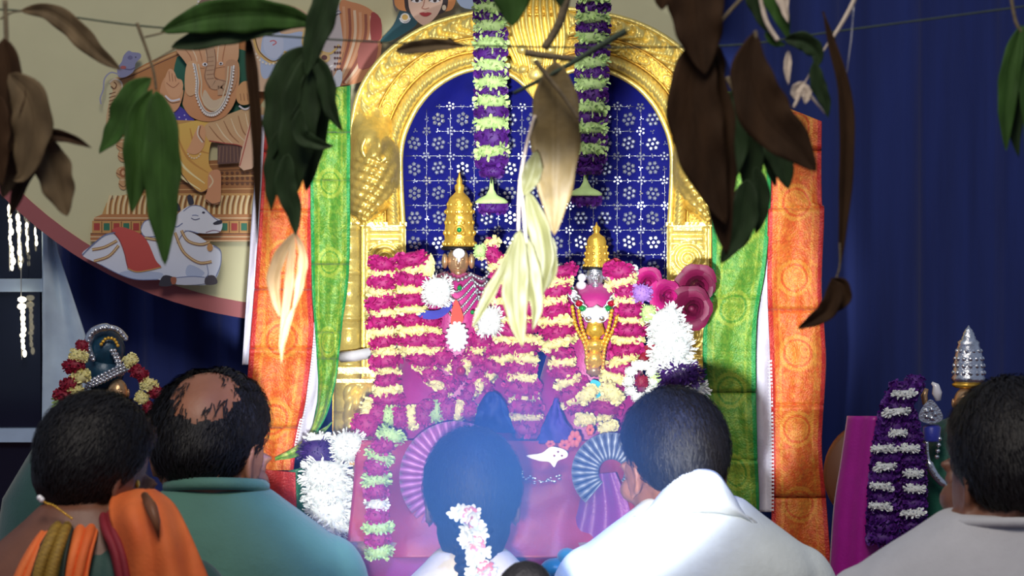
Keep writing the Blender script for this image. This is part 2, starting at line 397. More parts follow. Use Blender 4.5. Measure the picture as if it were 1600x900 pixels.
p.fill([(455, 590), (470, 560), (510, 470), (540, 480), (540, 550), (520, 590), (490, 604)], (232, 172, 124), 4); p.dots(arc(490, 592, 30, 20, 160, 6), 5, CRM)
p.line([(512, 470), (506, 510), (530, 548)], 6, (244, 234, 214)); p.line([(520, 470), (514, 510), (538, 546)], 3, OUT)
p.fill([(560, 690), (610, 680), (616, 760), (610, 830), (570, 836), (540, 812), (552, 770)], (222, 156, 112), 4); p.line([(562, 700), (578, 730), (560, 760)], 7, CRM); p.line([(546, 816), (576, 836), (612, 828)], 4, OUT)
# chest, arms, head, crown
p.fill([(440, 340), (470, 200), (520, 150), (640, 140), (700, 180), (690, 330), (640, 420), (560, 450), (480, 430), (440, 380)], (228, 172, 124), 5, (216, 150, 100))
p.fill([(330, 300), (360, 240), (400, 330), (440, 300), (420, 380), (380, 410), (340, 380)], (226, 166, 118), 4)
p.fill([(352, 260), (362, 222), (376, 202), (396, 214), (410, 246), (432, 256), (438, 290), (420, 330), (384, 336), (360, 300)], (234, 178, 132), 4)
for q in range(3): p.line([(372 + q * 14, 214 + q * 10), (376 + q * 14, 262)], 3, (172, 106, 74), 0)
p.line([(360, 268), (392, 290), (420, 268)], 3, (172, 106, 74)); p.line([(354, 328), (384, 352), (424, 344)], 9, (236, 232, 236)); p.line([(352, 338), (384, 362), (424, 356)], 3, OUT)
p.fill([(690, 300), (720, 262), (760, 270), (776, 310), (760, 360), (716, 372), (690, 350)], (226, 170, 112), 4); p.line([(700, 376), (730, 392), (764, 374)], 8, (236, 232, 236))
for q in range(4): p.line([(706 + q * 16, 318), (710 + q * 16, 352)], 3, (160, 100, 66), 0)
p.fill([(470, 190), (440, 160), (404, 110), (420, 80), (470, 70), (540, 30), (640, 10), (690, 30), (700, 110), (690, 170), (640, 190), (560, 200)], (240, 196, 152), 4, (226, 168, 122))
for q in range(7): p.line([(430 + q * 36, 90 - q * 8), (470 + q * 26, 140), (480 + q * 24, 170)], 5, ((188, 124, 84), (250, 226, 190))[q % 2], 5, .5)
p.fill([(456, 180), (500, 170), (520, 220), (510, 300), (470, 330), (446, 290)], (232, 184, 136), 4); p.fill([(640, 170), (690, 170), (690, 260), (660, 320), (636, 280)], (206, 156, 116), 4)
p.line([(562, 100), (572, 160), (560, 230), (580, 276), (624, 274), (630, 300), (600, 304)], 44, (206, 166, 130), 8); p.line([(546, 110), (552, 170), (540, 240), (566, 292)], 4, (150, 104, 78)); p.line([(586, 110), (592, 170), (584, 230), (600, 250), (640, 262)], 4, (150, 104, 78))
for q in range(6): p.line([(548, 150 + q * 20), (582, 146 + q * 20)], 3, (172, 128, 98), 0)
p.oval(540, 182, 12, 9, (246, 244, 246)); p.oval(541, 182, 5, 6, (60, 40, 40)); p.oval(616, 178, 10, 8, (240, 230, 226)); p.oval(615, 178, 5, 5, (60, 40, 40))
p.fill([(540, 300), (580, 350), (640, 330), (620, 390), (570, 400), (530, 360)], (224, 200, 168), 4)
for dx, c, w in ((0, (248, 244, 236), 11), (0, (84, 66, 56), 3), (18, (232, 212, 176), 6)):
    p.line([(492 + dx, 180), (506 + dx, 260), (506 + dx, 330), (540 + dx * .6, 400 - dx), (590, 408 - dx), (632 - dx, 360), (660 - dx, 270), (668 - dx, 190)], w, c)
p.dots([(q[0], q[1]) for q in catmull([(486, 180), (500, 260), (500, 330), (536, 408), (590, 418), (640, 364), (668, 270), (676, 190)], 6)], 5, (250, 248, 244))
# rat on the throne
p.fill([(130, 200), (150, 170), (160, 140), (182, 118), (200, 124), (236, 130), (240, 150), (216, 176), (206, 214), (170, 240), (136, 240)], (140, 142, 178), 4)
p.line([(140, 230), (100, 220), (70, 250), (64, 300), (50, 340), (54, 368)], 7, (158, 158, 182)); p.oval(190, 150, 12, 10, (110, 108, 150)); p.oval(216, 148, 3, 3, (30, 30, 40)); p.line([(150, 200), (190, 206), (214, 196)], 5, (96, 92, 132)); p.oval(158, 196, 14, 8, (178, 90, 88))
# pale blue figure with ornaments, robes, at the top of the banner
p.x0, p.y0, p.k = 350, 0, 3
p.fill([(150, 60), (200, 30), (330, 30), (420, 120), (420, 420), (200, 430), (130, 400), (120, 200)], (232, 196, 160), 4)
p.fill([(180, 180), (220, 150), (290, 160), (370, 150), (380, 220), (300, 280), (240, 340), (190, 370), (170, 320)], (190, 206, 236), 4)
p.oval(232, 205, 48, 70, (206, 216, 240)); p.line([(215, 195), (232, 190), (245, 200), (228, 212)], 6, (216, 120, 130))
p.line([(140, 170), (160, 240), (220, 290), (270, 280), (290, 240)], 16, (230, 190, 110)); p.line([(146, 180), (168, 244), (222, 286), (266, 276)], 4, OUT); p.dots(arc(215, 230, 70, 20, 160, 10), 6, (250, 240, 220))
p.line([(380, 130), (370, 200), (400, 240)], 12, (236, 206, 140))
p.fill([(430, 160), (520, 40), (560, 20), (560, 200), (520, 380), (440, 400)], (206, 196, 196), 3)
p.fill([(540, 20), (600, 10), (680, 40), (730, 100), (740, 200), (720, 300), (650, 380), (560, 400), (500, 404), (560, 250)], (214, 142, 92), 4)
for q in range(7): p.line([(560 + q * 26, 30 + q * 9), (566 + q * 24, 170), (540 + q * 20, 290), (510 + q * 12, 390)], 13, ((228, 168, 124), (156, 84, 60), (240, 206, 170))[q % 3], 6)
p.fill([(690, 60), (735, 90), (735, 180), (690, 190)], (166, 60, 58), 3); p.fill([(640, 200), (720, 200), (700, 300), (630, 320)], (176, 96, 84), 3)
p.line([(450, 240), (500, 250), (540, 210)], 10, (226, 190, 110)); p.oval(470, 270, 28, 24, (226, 190, 130)); p.oval(470, 270, 14, 12, (110, 60, 60)); p.line([(444, 300), (474, 320), (510, 306)], 8, (246, 240, 236))
for q in range(8): p.line([(450 + q * 9, 330), (446 + q * 10, 390)], 4, ((96, 60, 60), (220, 180, 150))[q % 2], 0)
p.dots([(520 + (q % 3) * 12, 220 + (q // 3) * 26) for q in range(15)], 6, (96, 58, 56)); p.fill([(500, 400), (530, 330), (555, 340), (545, 404)], (232, 238, 248), 2)
for q in range(9): p.line([(440 + q * 8, 170 - q * 12), (470 + q * 8, 130 - q * 10), (500 + q * 6, 60)], 6, ((150, 146, 164), (226, 222, 226))[q % 2], 5)
p.oval(-30, 20, 90, 40, (150, 112, 104)); p.oval(-30, 24, 60, 26, (196, 160, 140)); p.dots(arc(-30, 40, 96, 180, 300, 12), 6, (236, 232, 224)); p.line([(-90, 30), (-30, 6), (40, 20)], 10, (110, 84, 110))
# woman's face at the top
p.x0, p.y0, p.k = 520, 0, 5
p.fill([(370, 320), (470, 200), (540, 60), (620, 60), (660, 180), (560, 260), (450, 320)], (24, 66, 82), 4, (26, 104, 112))
p.fill([(580, -220), (880, -220), (960, -60), (940, 60), (860, 90), (600, 90), (500, 60), (470, -60)], (230, 150, 84), 4); p.fill([(590, -150), (860, -150), (900, 20), (840, 110), (610, 110), (560, 20)], (48, 30, 34), 4)
p.fill([(600, -140), (720, -180), (840, -130), (860, 0), (820, 110), (740, 190), (690, 190), (620, 120), (590, 20)], (248, 216, 190), 5, (240, 196, 168))
for x in (655, 795):
    p.oval(x, 6, 40, 15, (246, 240, 238)); p.oval(x + 3, 4, 15, 14, (52, 30, 28)); p.line([(x - 46, 8), (x, -14), (x + 46, 6)], 7, (48, 28, 28)); p.line([(x - 52, -34), (x, -56), (x + 50, -34)], 8, (48, 28, 28))
p.line([(718, -10), (708, 40), (696, 62), (724, 70), (752, 60)], 6, (178, 108, 84)); p.fill([(676, 104), (706, 96), (724, 100), (742, 96), (772, 104), (740, 126), (706, 126)], (190, 52, 56), 3)
p.oval(564, 136, 36, 34, (240, 232, 220)); p.oval(564, 134, 24, 22, (222, 180, 90)); p.dots(arc(564, 138, 40, 10, 170, 10), 6, (250, 250, 250)); p.oval(870, 60, 16, 22, (240, 220, 190))
p.line([(470, -40), (478, 40), (500, 90)], 12, (110, 96, 96)); p.fill([(960, -60), (1110, -80), (1110, 60), (1000, 50)], (188, 208, 236), 3)
# white bull lying at the foot of the throne
p.x0, p.y0, p.k = 0, 280, 3
WH, SH, LNE = (232, 236, 246), (182, 196, 226), (110, 124, 168)
p.fill([(385, 355), (430, 310), (490, 262), (540, 250), (640, 262), (740, 268), (820, 240), (900, 250), (980, 300), (1030, 330), (1035, 400), (1010, 470), (960, 496), (820, 492), (740, 470), (640, 470), (560, 446), (470, 400)], WH, 5, (214, 222, 242))
p.fill([(560, 446), (640, 470), (740, 470), (760, 440), (660, 430), (590, 430)], SH, 4); p.fill([(890, 400), (870, 440), (900, 470), (960, 440)], SH, 4)
p.oval(704, 232, 44, 42, WH); p.line([(664, 250), (680, 270), (740, 268)], 5, LNE); p.line([(660, 236), (676, 200), (710, 190), (744, 204)], 4, LNE)
p.fill([(820, 180), (860, 140), (900, 122), (950, 130), (1000, 176), (1040, 196), (1034, 244), (990, 254), (930, 252), (870, 240), (850, 250), (820, 300), (800, 250)], WH, 4)
p.oval(828, 200, 30, 22, (238, 240, 248), a=.2); p.line([(800, 204), (826, 224), (856, 206)], 5, LNE); p.line([(860, 150), (900, 124), (950, 132), (1000, 178), (1034, 200)], 4, LNE); p.line([(965, 250), (1000, 240), (1034, 246)], 4, (150, 110, 130)); p.line([(930, 254), (870, 244), (830, 300)], 4, LNE)
p.fill([(1000, 204), (1036, 190), (1040, 208), (1006, 214)], (38, 40, 60), 2); p.line([(896, 182), (914, 190), (936, 184)], 4, (70, 80, 120)); p.oval(954, 156, 7, 5, (50, 50, 80)); p.line([(900, 170), (916, 168), (930, 172)], 3, LNE)
p.fill([(884, 118), (878, 80), (892, 72), (906, 92), (908, 118)], (46, 48, 66), 2); p.fill([(820, 150), (816, 118), (834, 112), (848, 146)], (46, 48, 66), 2)
p.fill([(524, 240), (570, 224), (650, 252), (690, 290), (730, 380), (754, 412), (700, 424), (640, 432), (600, 418), (580, 340), (556, 280)], (206, 84, 76), 4, (196, 74, 68)); p.line([(756, 412), (700, 426), (640, 434), (598, 418)], 5, (206, 160, 90)); p.line([(524, 242), (558, 282), (582, 342), (600, 418)], 4, (150, 60, 60))
for q in (((432, 330), (490, 318), (548, 288)), ((440, 384), (510, 360), (556, 310)), ((680, 274), (740, 284), (800, 282)), ((850, 240), (880, 288), (940, 306), (984, 294)), ((820, 250), (860, 340), (930, 390), (992, 386))):
    p.line(q, 13, (176, 128, 84)); p.line(q, 4, (236, 214, 160))
p.oval(984, 320, 14, 18, (206, 150, 90)); p.fill([(820, 462), (900, 456), (960, 462), (956, 490), (830, 494)], (200, 206, 224), 3); p.line([(822, 462), (900, 456), (960, 460)], 4, LNE)
p.fill([(745, 490), (766, 452), (806, 456), (826, 480), (800, 500), (756, 502)], (44, 42, 58), 3); p.fill([(960, 490), (966, 456), (1004, 452), (1020, 486), (990, 496)], (66, 60, 72), 3); p.fill([(800, 462), (826, 460), (824, 488), (806, 492)], (160, 92, 66), 2)
p.line([(385, 355), (430, 310), (490, 262), (540, 250)], 4, LNE); p.line([(470, 400), (560, 446), (640, 470), (740, 470)], 4, LNE); p.line([(1000, 310), (1034, 336), (1034, 400), (1012, 456)], 4, LNE); p.line([(970, 400), (976, 440), (968, 460)], 3, LNE)
part('painted_picture', p.b, M['print'], ban, False, 'painted seated figure on a throne with a white bull and a woman\'s face')

# ------------------------------------------------------------------ gilded arch
YA = 5.40; AX = 838
def mir(pts): return [(2 * AX - x, y) for x, y in pts]
def strip(b, A, B, nv, Y, h, cols=None):      # relief between two curves with the same number of points; h = height towards the front
    rows = []
    n = len(A)
    for i in range(n):
        u = i / (n - 1)
        rows.append([P(lerp(A[i][0], B[i][0], j / nv), lerp(A[i][1], B[i][1], j / nv), Y - h(u, j / nv)) for j in range(nv + 1)])
    b.grid(rows, cols)
arch = thing('gilded_arch', 'tall embossed gold arch with carved pillars framing the two crowned idols', 'arch', P(AX, 807, YA))
OL = catmull([(544, 352), (545, 262), (549, 192), (562, 140), (590, 96), (630, 61), (680, 35), (740, 19), (790, 12), (838, 8)], 10)
IL = catmull([(633, 352), (629, 242), (646, 185), (675, 145), (712, 120), (748, 110), (785, 114), (815, 132), (838, 160)], 10)
NU = 260
OL = resample(OL, NU); IL = resample(IL, NU)
def band(t): return [(lerp(o[0], i[0], t), lerp(o[1], i[1], t)) for o, i in zip(OL, IL)]
for side in (0, 1):
    fl = (lambda q: q) if side == 0 else mir
    b = MB()
    A, B = fl(OL), fl(IL); D = .03
    def h_outer(u, v):
        e = math.sin(PI * v) ** .6
        return .012 + .02 * e * abs(math.sin(PI * (u * 19 + .8 * math.sin(PI * v * 1.2)))) ** .7 + .003 * math.sin(u * 300 + v * 9) * e
    strip(b, fl(band(.03)), fl(band(.40)), 16, YA, h_outer); part('fluted_band', b, M['gold'], arch)
    b = MB()
    def h_mid(u, v):
        x = u * 9; f = x - math.floor(x) - .5; r = math.hypot(f * 1.5, (v - .5) * 1.0)
        ring = .018 * abs(math.cos(r * 11)) * (1 - sstep(.42, .5, r)); leaf = .015 * abs(math.sin(9 * v + 14 * f)) * sstep(.38, .6, r)
        return .010 + ring + leaf + .002 * math.sin(u * 420)
    strip(b, fl(band(.43)), fl(band(.64)), 14, YA, h_mid); part('scroll_band', b, M['gold'], arch)
    b = MB()
    def h_in(u, v): return .008 + .03 * math.sin(PI * v) ** .8 + .011 * abs(math.sin(PI * (u * 46 + v * 2.2))) * math.sin(PI * v)
    strip(b, fl(band(.67)), fl(band(.93)), 12, YA, h_in); part('feather_band', b, M['gold'], arch)
    for t, r in ((.015, 4.2), (.415, 2.4), (.655, 2.6), (.965, 4.2)):
        b = MB(); b.tube([P(x, y, YA - .016) for x, y in fl(band(t))][::3], r * S(YA), 8); part('raised_moulding', b, M['gold'] if t < .1 or t > .9 else M['gold_dark'], arch)  # middle mouldings in darker gold put the grooves' shade into colour
    b = MB(); ol = A[::6] + [A[-1]]; il = (B[::6] + [B[-1]])[::-1]
    b.prism([P(x, y, YA) for x, y in ol + il], [P(x, y, YA + D) for x, y in ol + il]); part('back_plate', b, M['gold_dark'], arch, False)
    # sea-creature with scales at the springing of the arch
    b = MB(); n = 70
    L = resample(catmull([(552, 168), (546, 232), (540, 290), (545, 330), (564, 350)], 8), n); Q = resample(catmull([(606, 168), (622, 226), (625, 276), (613, 318), (576, 349)], 8), n)
    def h_mak(u, v):
        d = math.sin(PI * clamp(v, .02, .98)) ** .55 * (.5 + .5 * math.sin(PI * clamp(u * .8 + .18)))
        s1 = abs(math.sin(PI * (v * 5 + u * 6))) * abs(math.sin(PI * (u * 14 - v * 2)))
        d *= sstep(-.02, .3, u) * .9 + .1
        return .012 + .075 * d + (.014 * s1 if u > .42 else .010 * abs(math.sin(12 * u + 7 * v))) * d + (.014 * math.exp(-((u - .3) ** 2 + (v - .62) ** 2) / .006))
    strip(b, fl(L), fl(Q), 26, YA, h_mak); part('scaled_creature', b, M['gold_beast'], arch)
    b = MB(); b.tube([P(x, y, YA - .08) for x, y in fl(catmull([(604, 246), (590, 254), (574, 248), (566, 232), (572, 216)], 6))], [r * S(YA) for r in [6] * 10 + [5] * 8 + [4] * 7], 8); part('curled_snout', b, M['gold_beast'], arch)
    # pillar: carved panel, colonnette, ledges
    b = MB(); n = 180
    def h_pan(u, v):
        y = u * 350; k = (y % 118); x = (v - .5) * 64; edge = min(v, 1 - v) * 64
        r = math.hypot(x, k - 52); h = .012
        h += .007 * (1 - sstep(3, 5, edge)) + (.006 if k > 110 or k < 3 else 0)
        if r < 27: h += .011 * abs(math.cos(r * .33)) 
        else: h += .007 * abs(math.sin(k * .22)) * sstep(5, 9, edge)
        return h
    L = resample([(568, 352), (568, 700)], n); Q = resample([(634, 352), (634, 700)], n)
    strip(b, fl(L), fl(Q), 26, YA, h_pan); part('carved_panel', b, M['gold'], arch)
    b = MB()
    def h_col(u, v):
        y = u * 350; return .006 + .03 * math.sin(PI * clamp(v, 0, 1)) ** .5 * (.72 + .28 * abs(math.cos(y * PI / 36))) + (.006 if (y % 72) < 6 else 0)
    L = resample([(526, 352), (520, 700)], n); Q = resample([(565, 352), (565, 700)], n)
    strip(b, fl(L), fl(Q), 14, YA, h_col); part('colonnette', b, M['gold'], arch)
    ol = [(522, 350), (634, 350), (634, 807), (518, 807)]; ol = fl(ol)
    b = MB(); b.prism([P(x, y, YA) for x, y in ol], [P(x, y, YA + D) for x, y in ol]); part('back_plate', b, M['gold_dark'], arch, False)
    for (x0, x1, y0, y1, d) in ((540, 636, 347, 353, .02), (530, 596, 572, 582, .035), (528, 600, 590, 596, .04), (526, 606, 690, 712, .05)):
        q = fl([(x0, y0), (x1, y1)]); a = P(*q[0], YA); e = P(*q[1], YA); b = MB()
        b.box(((a.x + e.x) / 2, YA - d / 2, (a.z + e.z) / 2), abs(a.x - e.x) / 2, d / 2, abs(a.z - e.z) / 2); part('ledge', b, M['gold'], arch, False)
    b = MB(); n = 60
    strip(b, fl(resample([(536, 598), (534, 690)], n)), fl(resample([(600, 598), (600, 690)], n)), 26, YA,
          lambda u, v: .02 + .02 * abs(math.sin(PI * v * 3)) ** .6 * math.sin(PI * clamp(u)) ** .4 + .012 * abs(math.sin(u * 9 + v * 5)))
    part('pedestal_block', b, M['gold'], arch)
# lion mask and finial over the keystone
b = MB(); n = 60
def fan(u, v):
    return .02 + .03 * math.sin(PI * clamp(v, .01, .99)) ** .6 * (1 - .5 * u) + .018 * abs(math.sin(PI * v * 9 + 1.5 * math.sin(u * 7)))
strip(b, resample(catmull([(800, -30), (786, 30), (796, 84), (836, 160)], 8), n), resample(catmull([(876, -30), (890, 30), (880, 84), (840, 160)], 8), n), 54, YA, fan); part('keystone_fan', b, M['gold'], arch)
for (x, y, r, d) in ((816, 78, 9, .06), (860, 78, 9, .06), (838, 94, 11, .066), (838, 116, 14, .05), (818, 108, 8, .05), (858, 108, 8, .05)):
    b = MB(); b.ell(P(x, y, YA - d), r * S(YA), .012, r * .8 * S(YA), nu=8, nv=12); part('mask_feature', b, M['gold'], arch)
for (y, hw, hh) in ((24, 42, 3), (14, 36, 3), (3, 30, 3), (-10, 36, 5)):
    b = MB(); c = P(AX, y, YA - .03); b.lathe((c.x, c.y, c.z - hh * S(YA)), [(hw * S(YA) * .9, 0), (hw * S(YA), hh * S(YA)), (hw * S(YA) * .9, 2 * hh * S(YA))], 24, .5); part('finial_ring', b, M['gold_rich'], arch)
b = MB(); c = P(AX, -14, YA - .03); b.lathe(c, [(.045, 0), (.05, .02), (.035, .05), (.02, .08), (.004, .11)], 20, .6); part('finial_knob', b, M['gold_rich'], arch)

# blue cloth with rhinestone flowers, stretched inside the arch
YC = 5.452
cl = thing('sequinned_backcloth', 'royal blue cloth studded with rows of silver rhinestone flowers inside the arch', 'cloth', P(AX, 700, YC))
b = MB(); n = 90
BM = band(.62)
def cloth_x(y):
    c = [q[0] for q in BM if abs(q[1] - y) < 3 and q[0] < 800]
    return 604 if y > 300 else (sum(c) / len(c) if c else 760)
rows = [[P(lerp(cloth_x(lerp(82, 720, i / n)), 2 * AX - cloth_x(lerp(82, 720, i / n)), j / 60), lerp(82, 720, i / n), YC - .004 * math.sin(j * .6) - .002 * math.sin(i * .3 + j * .3)) for j in range(61)] for i in range(n + 1)]
b.grid(rows); part('cloth', b, M['velvet'], cl)
def gem_mesh(nm, petals, r):
    b = MB()
    for q in range(petals):
        a = 2 * PI * q / petals; c = Vector((math.cos(a) * r * .62, 0, math.sin(a) * r * .62)); w = r * .30
        ring = []; top = []
        for s in range(5):
            e = 2 * PI * s / 5 + a; ring.append(b.vert(c + Vector((math.cos(e) * w, 0, math.sin(e) * w)))); top.append(b.vert(c + Vector((math.cos(e) * w * .55, -r * .2, math.sin(e) * w * .55))))
        for s in range(5): b.f.append((top[s], ring[s], ring[(s + 1) % 5], top[(s + 1) % 5]))
        b.f.append(tuple(top))
    ring = [b.vert((math.cos(2 * PI * s / 6) * r * .26, -r * .05, math.sin(2 * PI * s / 6) * r * .26)) for s in range(6)]; top = [b.vert((math.cos(2 * PI * s / 6) * r * .17, -r * .24, math.sin(2 * PI * s / 6) * r * .17)) for s in range(6)]
    for s in range(6): b.f.append((top[s], ring[s], ring[(s + 1) % 6], top[(s + 1) % 6]))
    b.f.append(tuple(top))
    return mesh_of(nm, b, M['rhinestone'], smooth=False)
GF = [gem_mesh('rhinestone_flower', 6, 12.5 * S(YC)), gem_mesh('rhinestone_rosette', 5, 8.5 * S(YC)), gem_mesh('rhinestone_dot', 3, 4.4 * S(YC))]
px0, py0, ps, pv = 648 - 18.6, 186 - 19.4, 37.2, 38.6
inside = [(x, y) for x, y in catmull([(640, 420), (632, 250), (650, 190), (680, 152), (715, 126), (750, 118), (785, 122), (815, 140), (838, 166)], 6)]
def in_arch(x, y):
    x = AX - abs(x - AX)
    if y > 250: return x > 634
    for a, e in zip(inside, inside[1:]):
        if a[0] <= x <= e[0]: return y > lerp(a[1], e[1], (x - a[0]) / max(1e-6, e[0] - a[0])) + 4
    return x > 634
th = MB()
for i in range(0, 24):
    for j in range(0, 18):
        for k, (dx, dy) in enumerate(((.5, .5), (0, 0), (.5, 0), (0, .5))):
            x = px0 + i * ps + dx * ps; y = py0 + j * pv + dy * pv
            if x > 1046 or y > 640 or not in_arch(x, y): continue
            if y > 452: continue
            me = GF[0] if k == 0 else GF[1] if k == 1 else GF[2]
            nm = ('rhinestone_flower', 'rhinestone_rosette', 'rhinestone_dot', 'rhinestone_dot')[k]
            inst(nm, me, P(x + R.uniform(-1, 1), y + R.uniform(-1, 1), YC - .008), (R.gauss(0, .13), R.uniform(0, 6.28), R.gauss(0, .13)), (1, 1, 1), cl)
for j in range(0, 9):
    y = py0 + j * pv; th.tube([P(x, y, YC - .0075) for x in range(634 if y > 230 else 680, 1046 if y > 230 else 1000, 12)], .0006, 4)
for i in range(0, 12):
    x = px0 + i * ps; th.tube([P(x, y, YC - .0075) for y in range(170 if 660 < x < 1016 else 260, 456, 12)], .0005, 4)
part('silver_thread', th, M['silver'], cl)
# ------------------------------------------------------------------ brocade silks hung on both sides of the arch
def drape(L, Rr, Y, nu, nv, hfun, cfun):
    L = resample(catmull(L, 8), nu + 1); Q = resample(catmull(Rr, 8), nu + 1); rows = []; cols = []
    for i in range(nu + 1):
        row = []; cr = []
        for j in range(nv + 1):
            v = j / nv; x = lerp(L[i][0], Q[i][0], v); y = lerp(L[i][1], Q[i][1], v)
            row.append(P(x, y, Y - hfun(x, y, v))); cr.append(rgb(cfun(x, y, v)))
        rows.append(row); cols.append(cr)
    b = MB(); b.grid(rows, cols); return b
ORG, ZAR, RED, GRN, ZGR, EDG = (226, 92, 30), (240, 158, 58), (206, 44, 40), (84, 152, 44), (168, 192, 64), (28, 156, 72)
def brocade(base, zari, edge, x0f, period, rings, bw=.10, seed=0):
    def f(x, y, v):
        w = 1
        n = noise.noise(Vector((x * .11, y * .11, seed))) * .5 + noise.noise(Vector((x * .33, y * .33, seed + 5))) * .5
        t = clamp(.32 + n * 1.1)
        k = (y + seed * 37) % period; r = math.hypot((v - .5) * rings, k - period / 2)
        if abs(r - rings * .30) < 3 or abs(r - rings * .20) < 1.6: t = max(t, .9)
        elif r < rings * .17: t = clamp(t + .35)
        elif abs(r - rings * .25) < 3: t = t * .35
        if k < 3: t = .1
        if .17 < v < .21 or .79 < v < .83: t = clamp(t + .4)
        c = mixc(base, zari, t)
        if v < bw or v > 1 - bw: c = mixc(edge, zari, clamp(n * .5))
        return c
    return f
def creased(ys, amp=.012, seed=0):
    def h(x, y, v):
        z = .006 * math.sin(v * 7 + y * .012 + seed) + .004 * noise.noise(Vector((v * 5, y * .03, seed)))
        for k, c in enumerate(ys):
            d = y - c; z += amp * math.exp(-abs(d) / 26) * (1 if k % 2 else -1) * (1 if d > 0 else .35)
            z -= .007 * math.exp(-(d / 2.6) ** 2)
        return z + .004 * math.sin(y * .05 + seed)
    return h
def solid(o, t=.0025): o.modifiers.new('thick', 'SOLIDIFY').thickness = t; return o
def saree(name, label, body, lining, Y, base, zari, edge, creases, period, rings, seed, extra=()):
    L, Q = body
    t = thing(name, label, 'saree', P((L[-1][0] + Q[-1][0]) / 2, L[-1][1], Y))
    f = brocade(base, zari, edge, None, period, rings, .09, seed)
    solid(part('brocade_panel', drape(L, Q, Y, 330, 44, creased(creases, seed=seed), f), M['brocade'], t))
    for (LL, QQ) in lining:
        b = drape(LL, QQ, Y + .03, 90, 10, creased([], seed=seed + 2), lambda x, y, v: (226, 224, 240))
        solid(part('white_lining', b, M['cloth_vc'], t))
    for (side, y0, y1) in extra:            # saw-tooth stitching along the edge of the lining
        E = resample(catmull(Q if side else L, 8), 400); b = MB(); k = 0
        for q, e in enumerate(E):
            if y0 < e[1] < y1 and q % 3 == 0:
                sg = 1 if side else -1
                a, c, d = P(e[0] - sg * 3, e[1] - 2, Y - .004), P(e[0] + sg * 5, e[1], Y - .002), P(e[0] - sg * 3, e[1] + 2, Y - .004)
                i0 = b.vert(a, rgb((236, 230, 236))); b.vert(c, rgb((236, 230, 236))); b.vert(d, rgb((236, 230, 236))); b.f.append((i0, i0 + 1, i0 + 2))
        part('stitched_edge', b, M['cloth_vc'], t, False)
    return t
YS = 5.27
s1 = saree('silk_saree', 'orange and gold brocade saree with white lining hanging left of the gold arch',
      ([(416, 166), (408, 300), (398, 450), (386, 600), (382, 690), (384, 735)], [(490, 142), (488, 300), (487, 450), (490, 520), (478, 620), (464, 690), (458, 735)]),
      [([(408, 180), (396, 320), (386, 450), (378, 570)], [(430, 180), (420, 320), (412, 450), (402, 570)]), ([(470, 500), (462, 600), (450, 690)], [(500, 505), (500, 600), (480, 700)])],
      YS, ORG, ZAR, RED, [236, 330, 452, 545, 668], 126, 92, 1, ((1, 525, 700),))
b = drape([(394, 732), (392, 830), (392, 930)], [(462, 738), (464, 800), (470, 930)], YS - .01, 80, 20, creased([800, 850], seed=3),
          lambda x, y, v: (196, 52, 48) if y < 798 else mixc(ORG, ZAR, .4 + noise.noise(Vector((x * .1, y * .1, 3)))))
solid(part('folded_hem', b, M['brocade'], s1))
s2 = saree('silk_saree', 'green and gold brocade saree tapering to a tip left of the gold arch',
      ([(484, 140), (485, 300), (487, 440), (493, 530), (498, 600), (492, 655), (478, 690)], [(548, 134), (547, 300), (545, 420), (533, 520), (526, 590), (510, 650), (484, 692)]),
      [], YS - .02, GRN, ZGR, EDG, [206, 282, 412, 520, 560], 124, 70, 4)
b = drape([(486, 680), (460, 700), (430, 716)], [(520, 660), (478, 708), (430, 720)], YS - .035, 40, 12, creased([], seed=4), lambda x, y, v: mixc(GRN, (222, 226, 130), .3 + noise.noise(Vector((x * .15, y * .15, 1)))))
solid(part('pointed_tail', b, M['brocade'], s2))
b = drape([(452, 735), (458, 800), (462, 930)], [(500, 725), (500, 800), (500, 930)], YS - .002, 80, 14, creased([805], seed=4), lambda x, y, v: (44, 120, 78) if y < 806 else mixc((80, 120, 50), (160, 150, 60), .4 + noise.noise(Vector((x * .1, y * .1, 1)))))
solid(part('folded_hem', b, M['brocade'], s2))
s3 = saree('silk_saree', 'green and gold brocade saree hanging right of the gold arch',
      ([(1124, 138), (1113, 300), (1112, 440), (1099, 520), (1100, 600), (1106, 700), (1128, 800), (1140, 930)], [(1206, 170), (1203, 330), (1196, 420), (1183, 500), (1181, 600), (1183, 700), (1186, 800), (1188, 930)]),
      [], YS - .02, GRN, ZGR, EDG, [330, 466, 612, 720, 800], 128, 86, 6)
s4 = saree('silk_saree', 'orange and gold brocade saree with white lining hanging right of the gold arch',
      ([(1204, 158), (1201, 300), (1199, 450), (1203, 560), (1206, 700), (1206, 800), (1202, 930)], [(1284, 190), (1284, 310), (1288, 332), (1283, 450), (1290, 560), (1284, 690), (1291, 780), (1302, 930)]),
      [([(1176, 380), (1176, 520), (1178, 660), (1180, 800)], [(1212, 380), (1212, 520), (1214, 660), (1214, 800)])],
      YS, ORG, ZAR, RED, [234, 326, 484, 634, 776], 118, 86, 9, ((0, 560, 800),))

# white tube crossing the carved pillar beside the green silk
b = MB(); b.tube([P(534, 558, 5.3), P(556, 556, 5.28), P(588, 550, 5.25), P(620, 547, 5.2)], [9 * S(5.2)] * 3 + [8 * S(5.2)], 16)
single('white_tube', b, M['pearl'], 'short white tube crossing the gold pillar beside the green silk', 'tube')

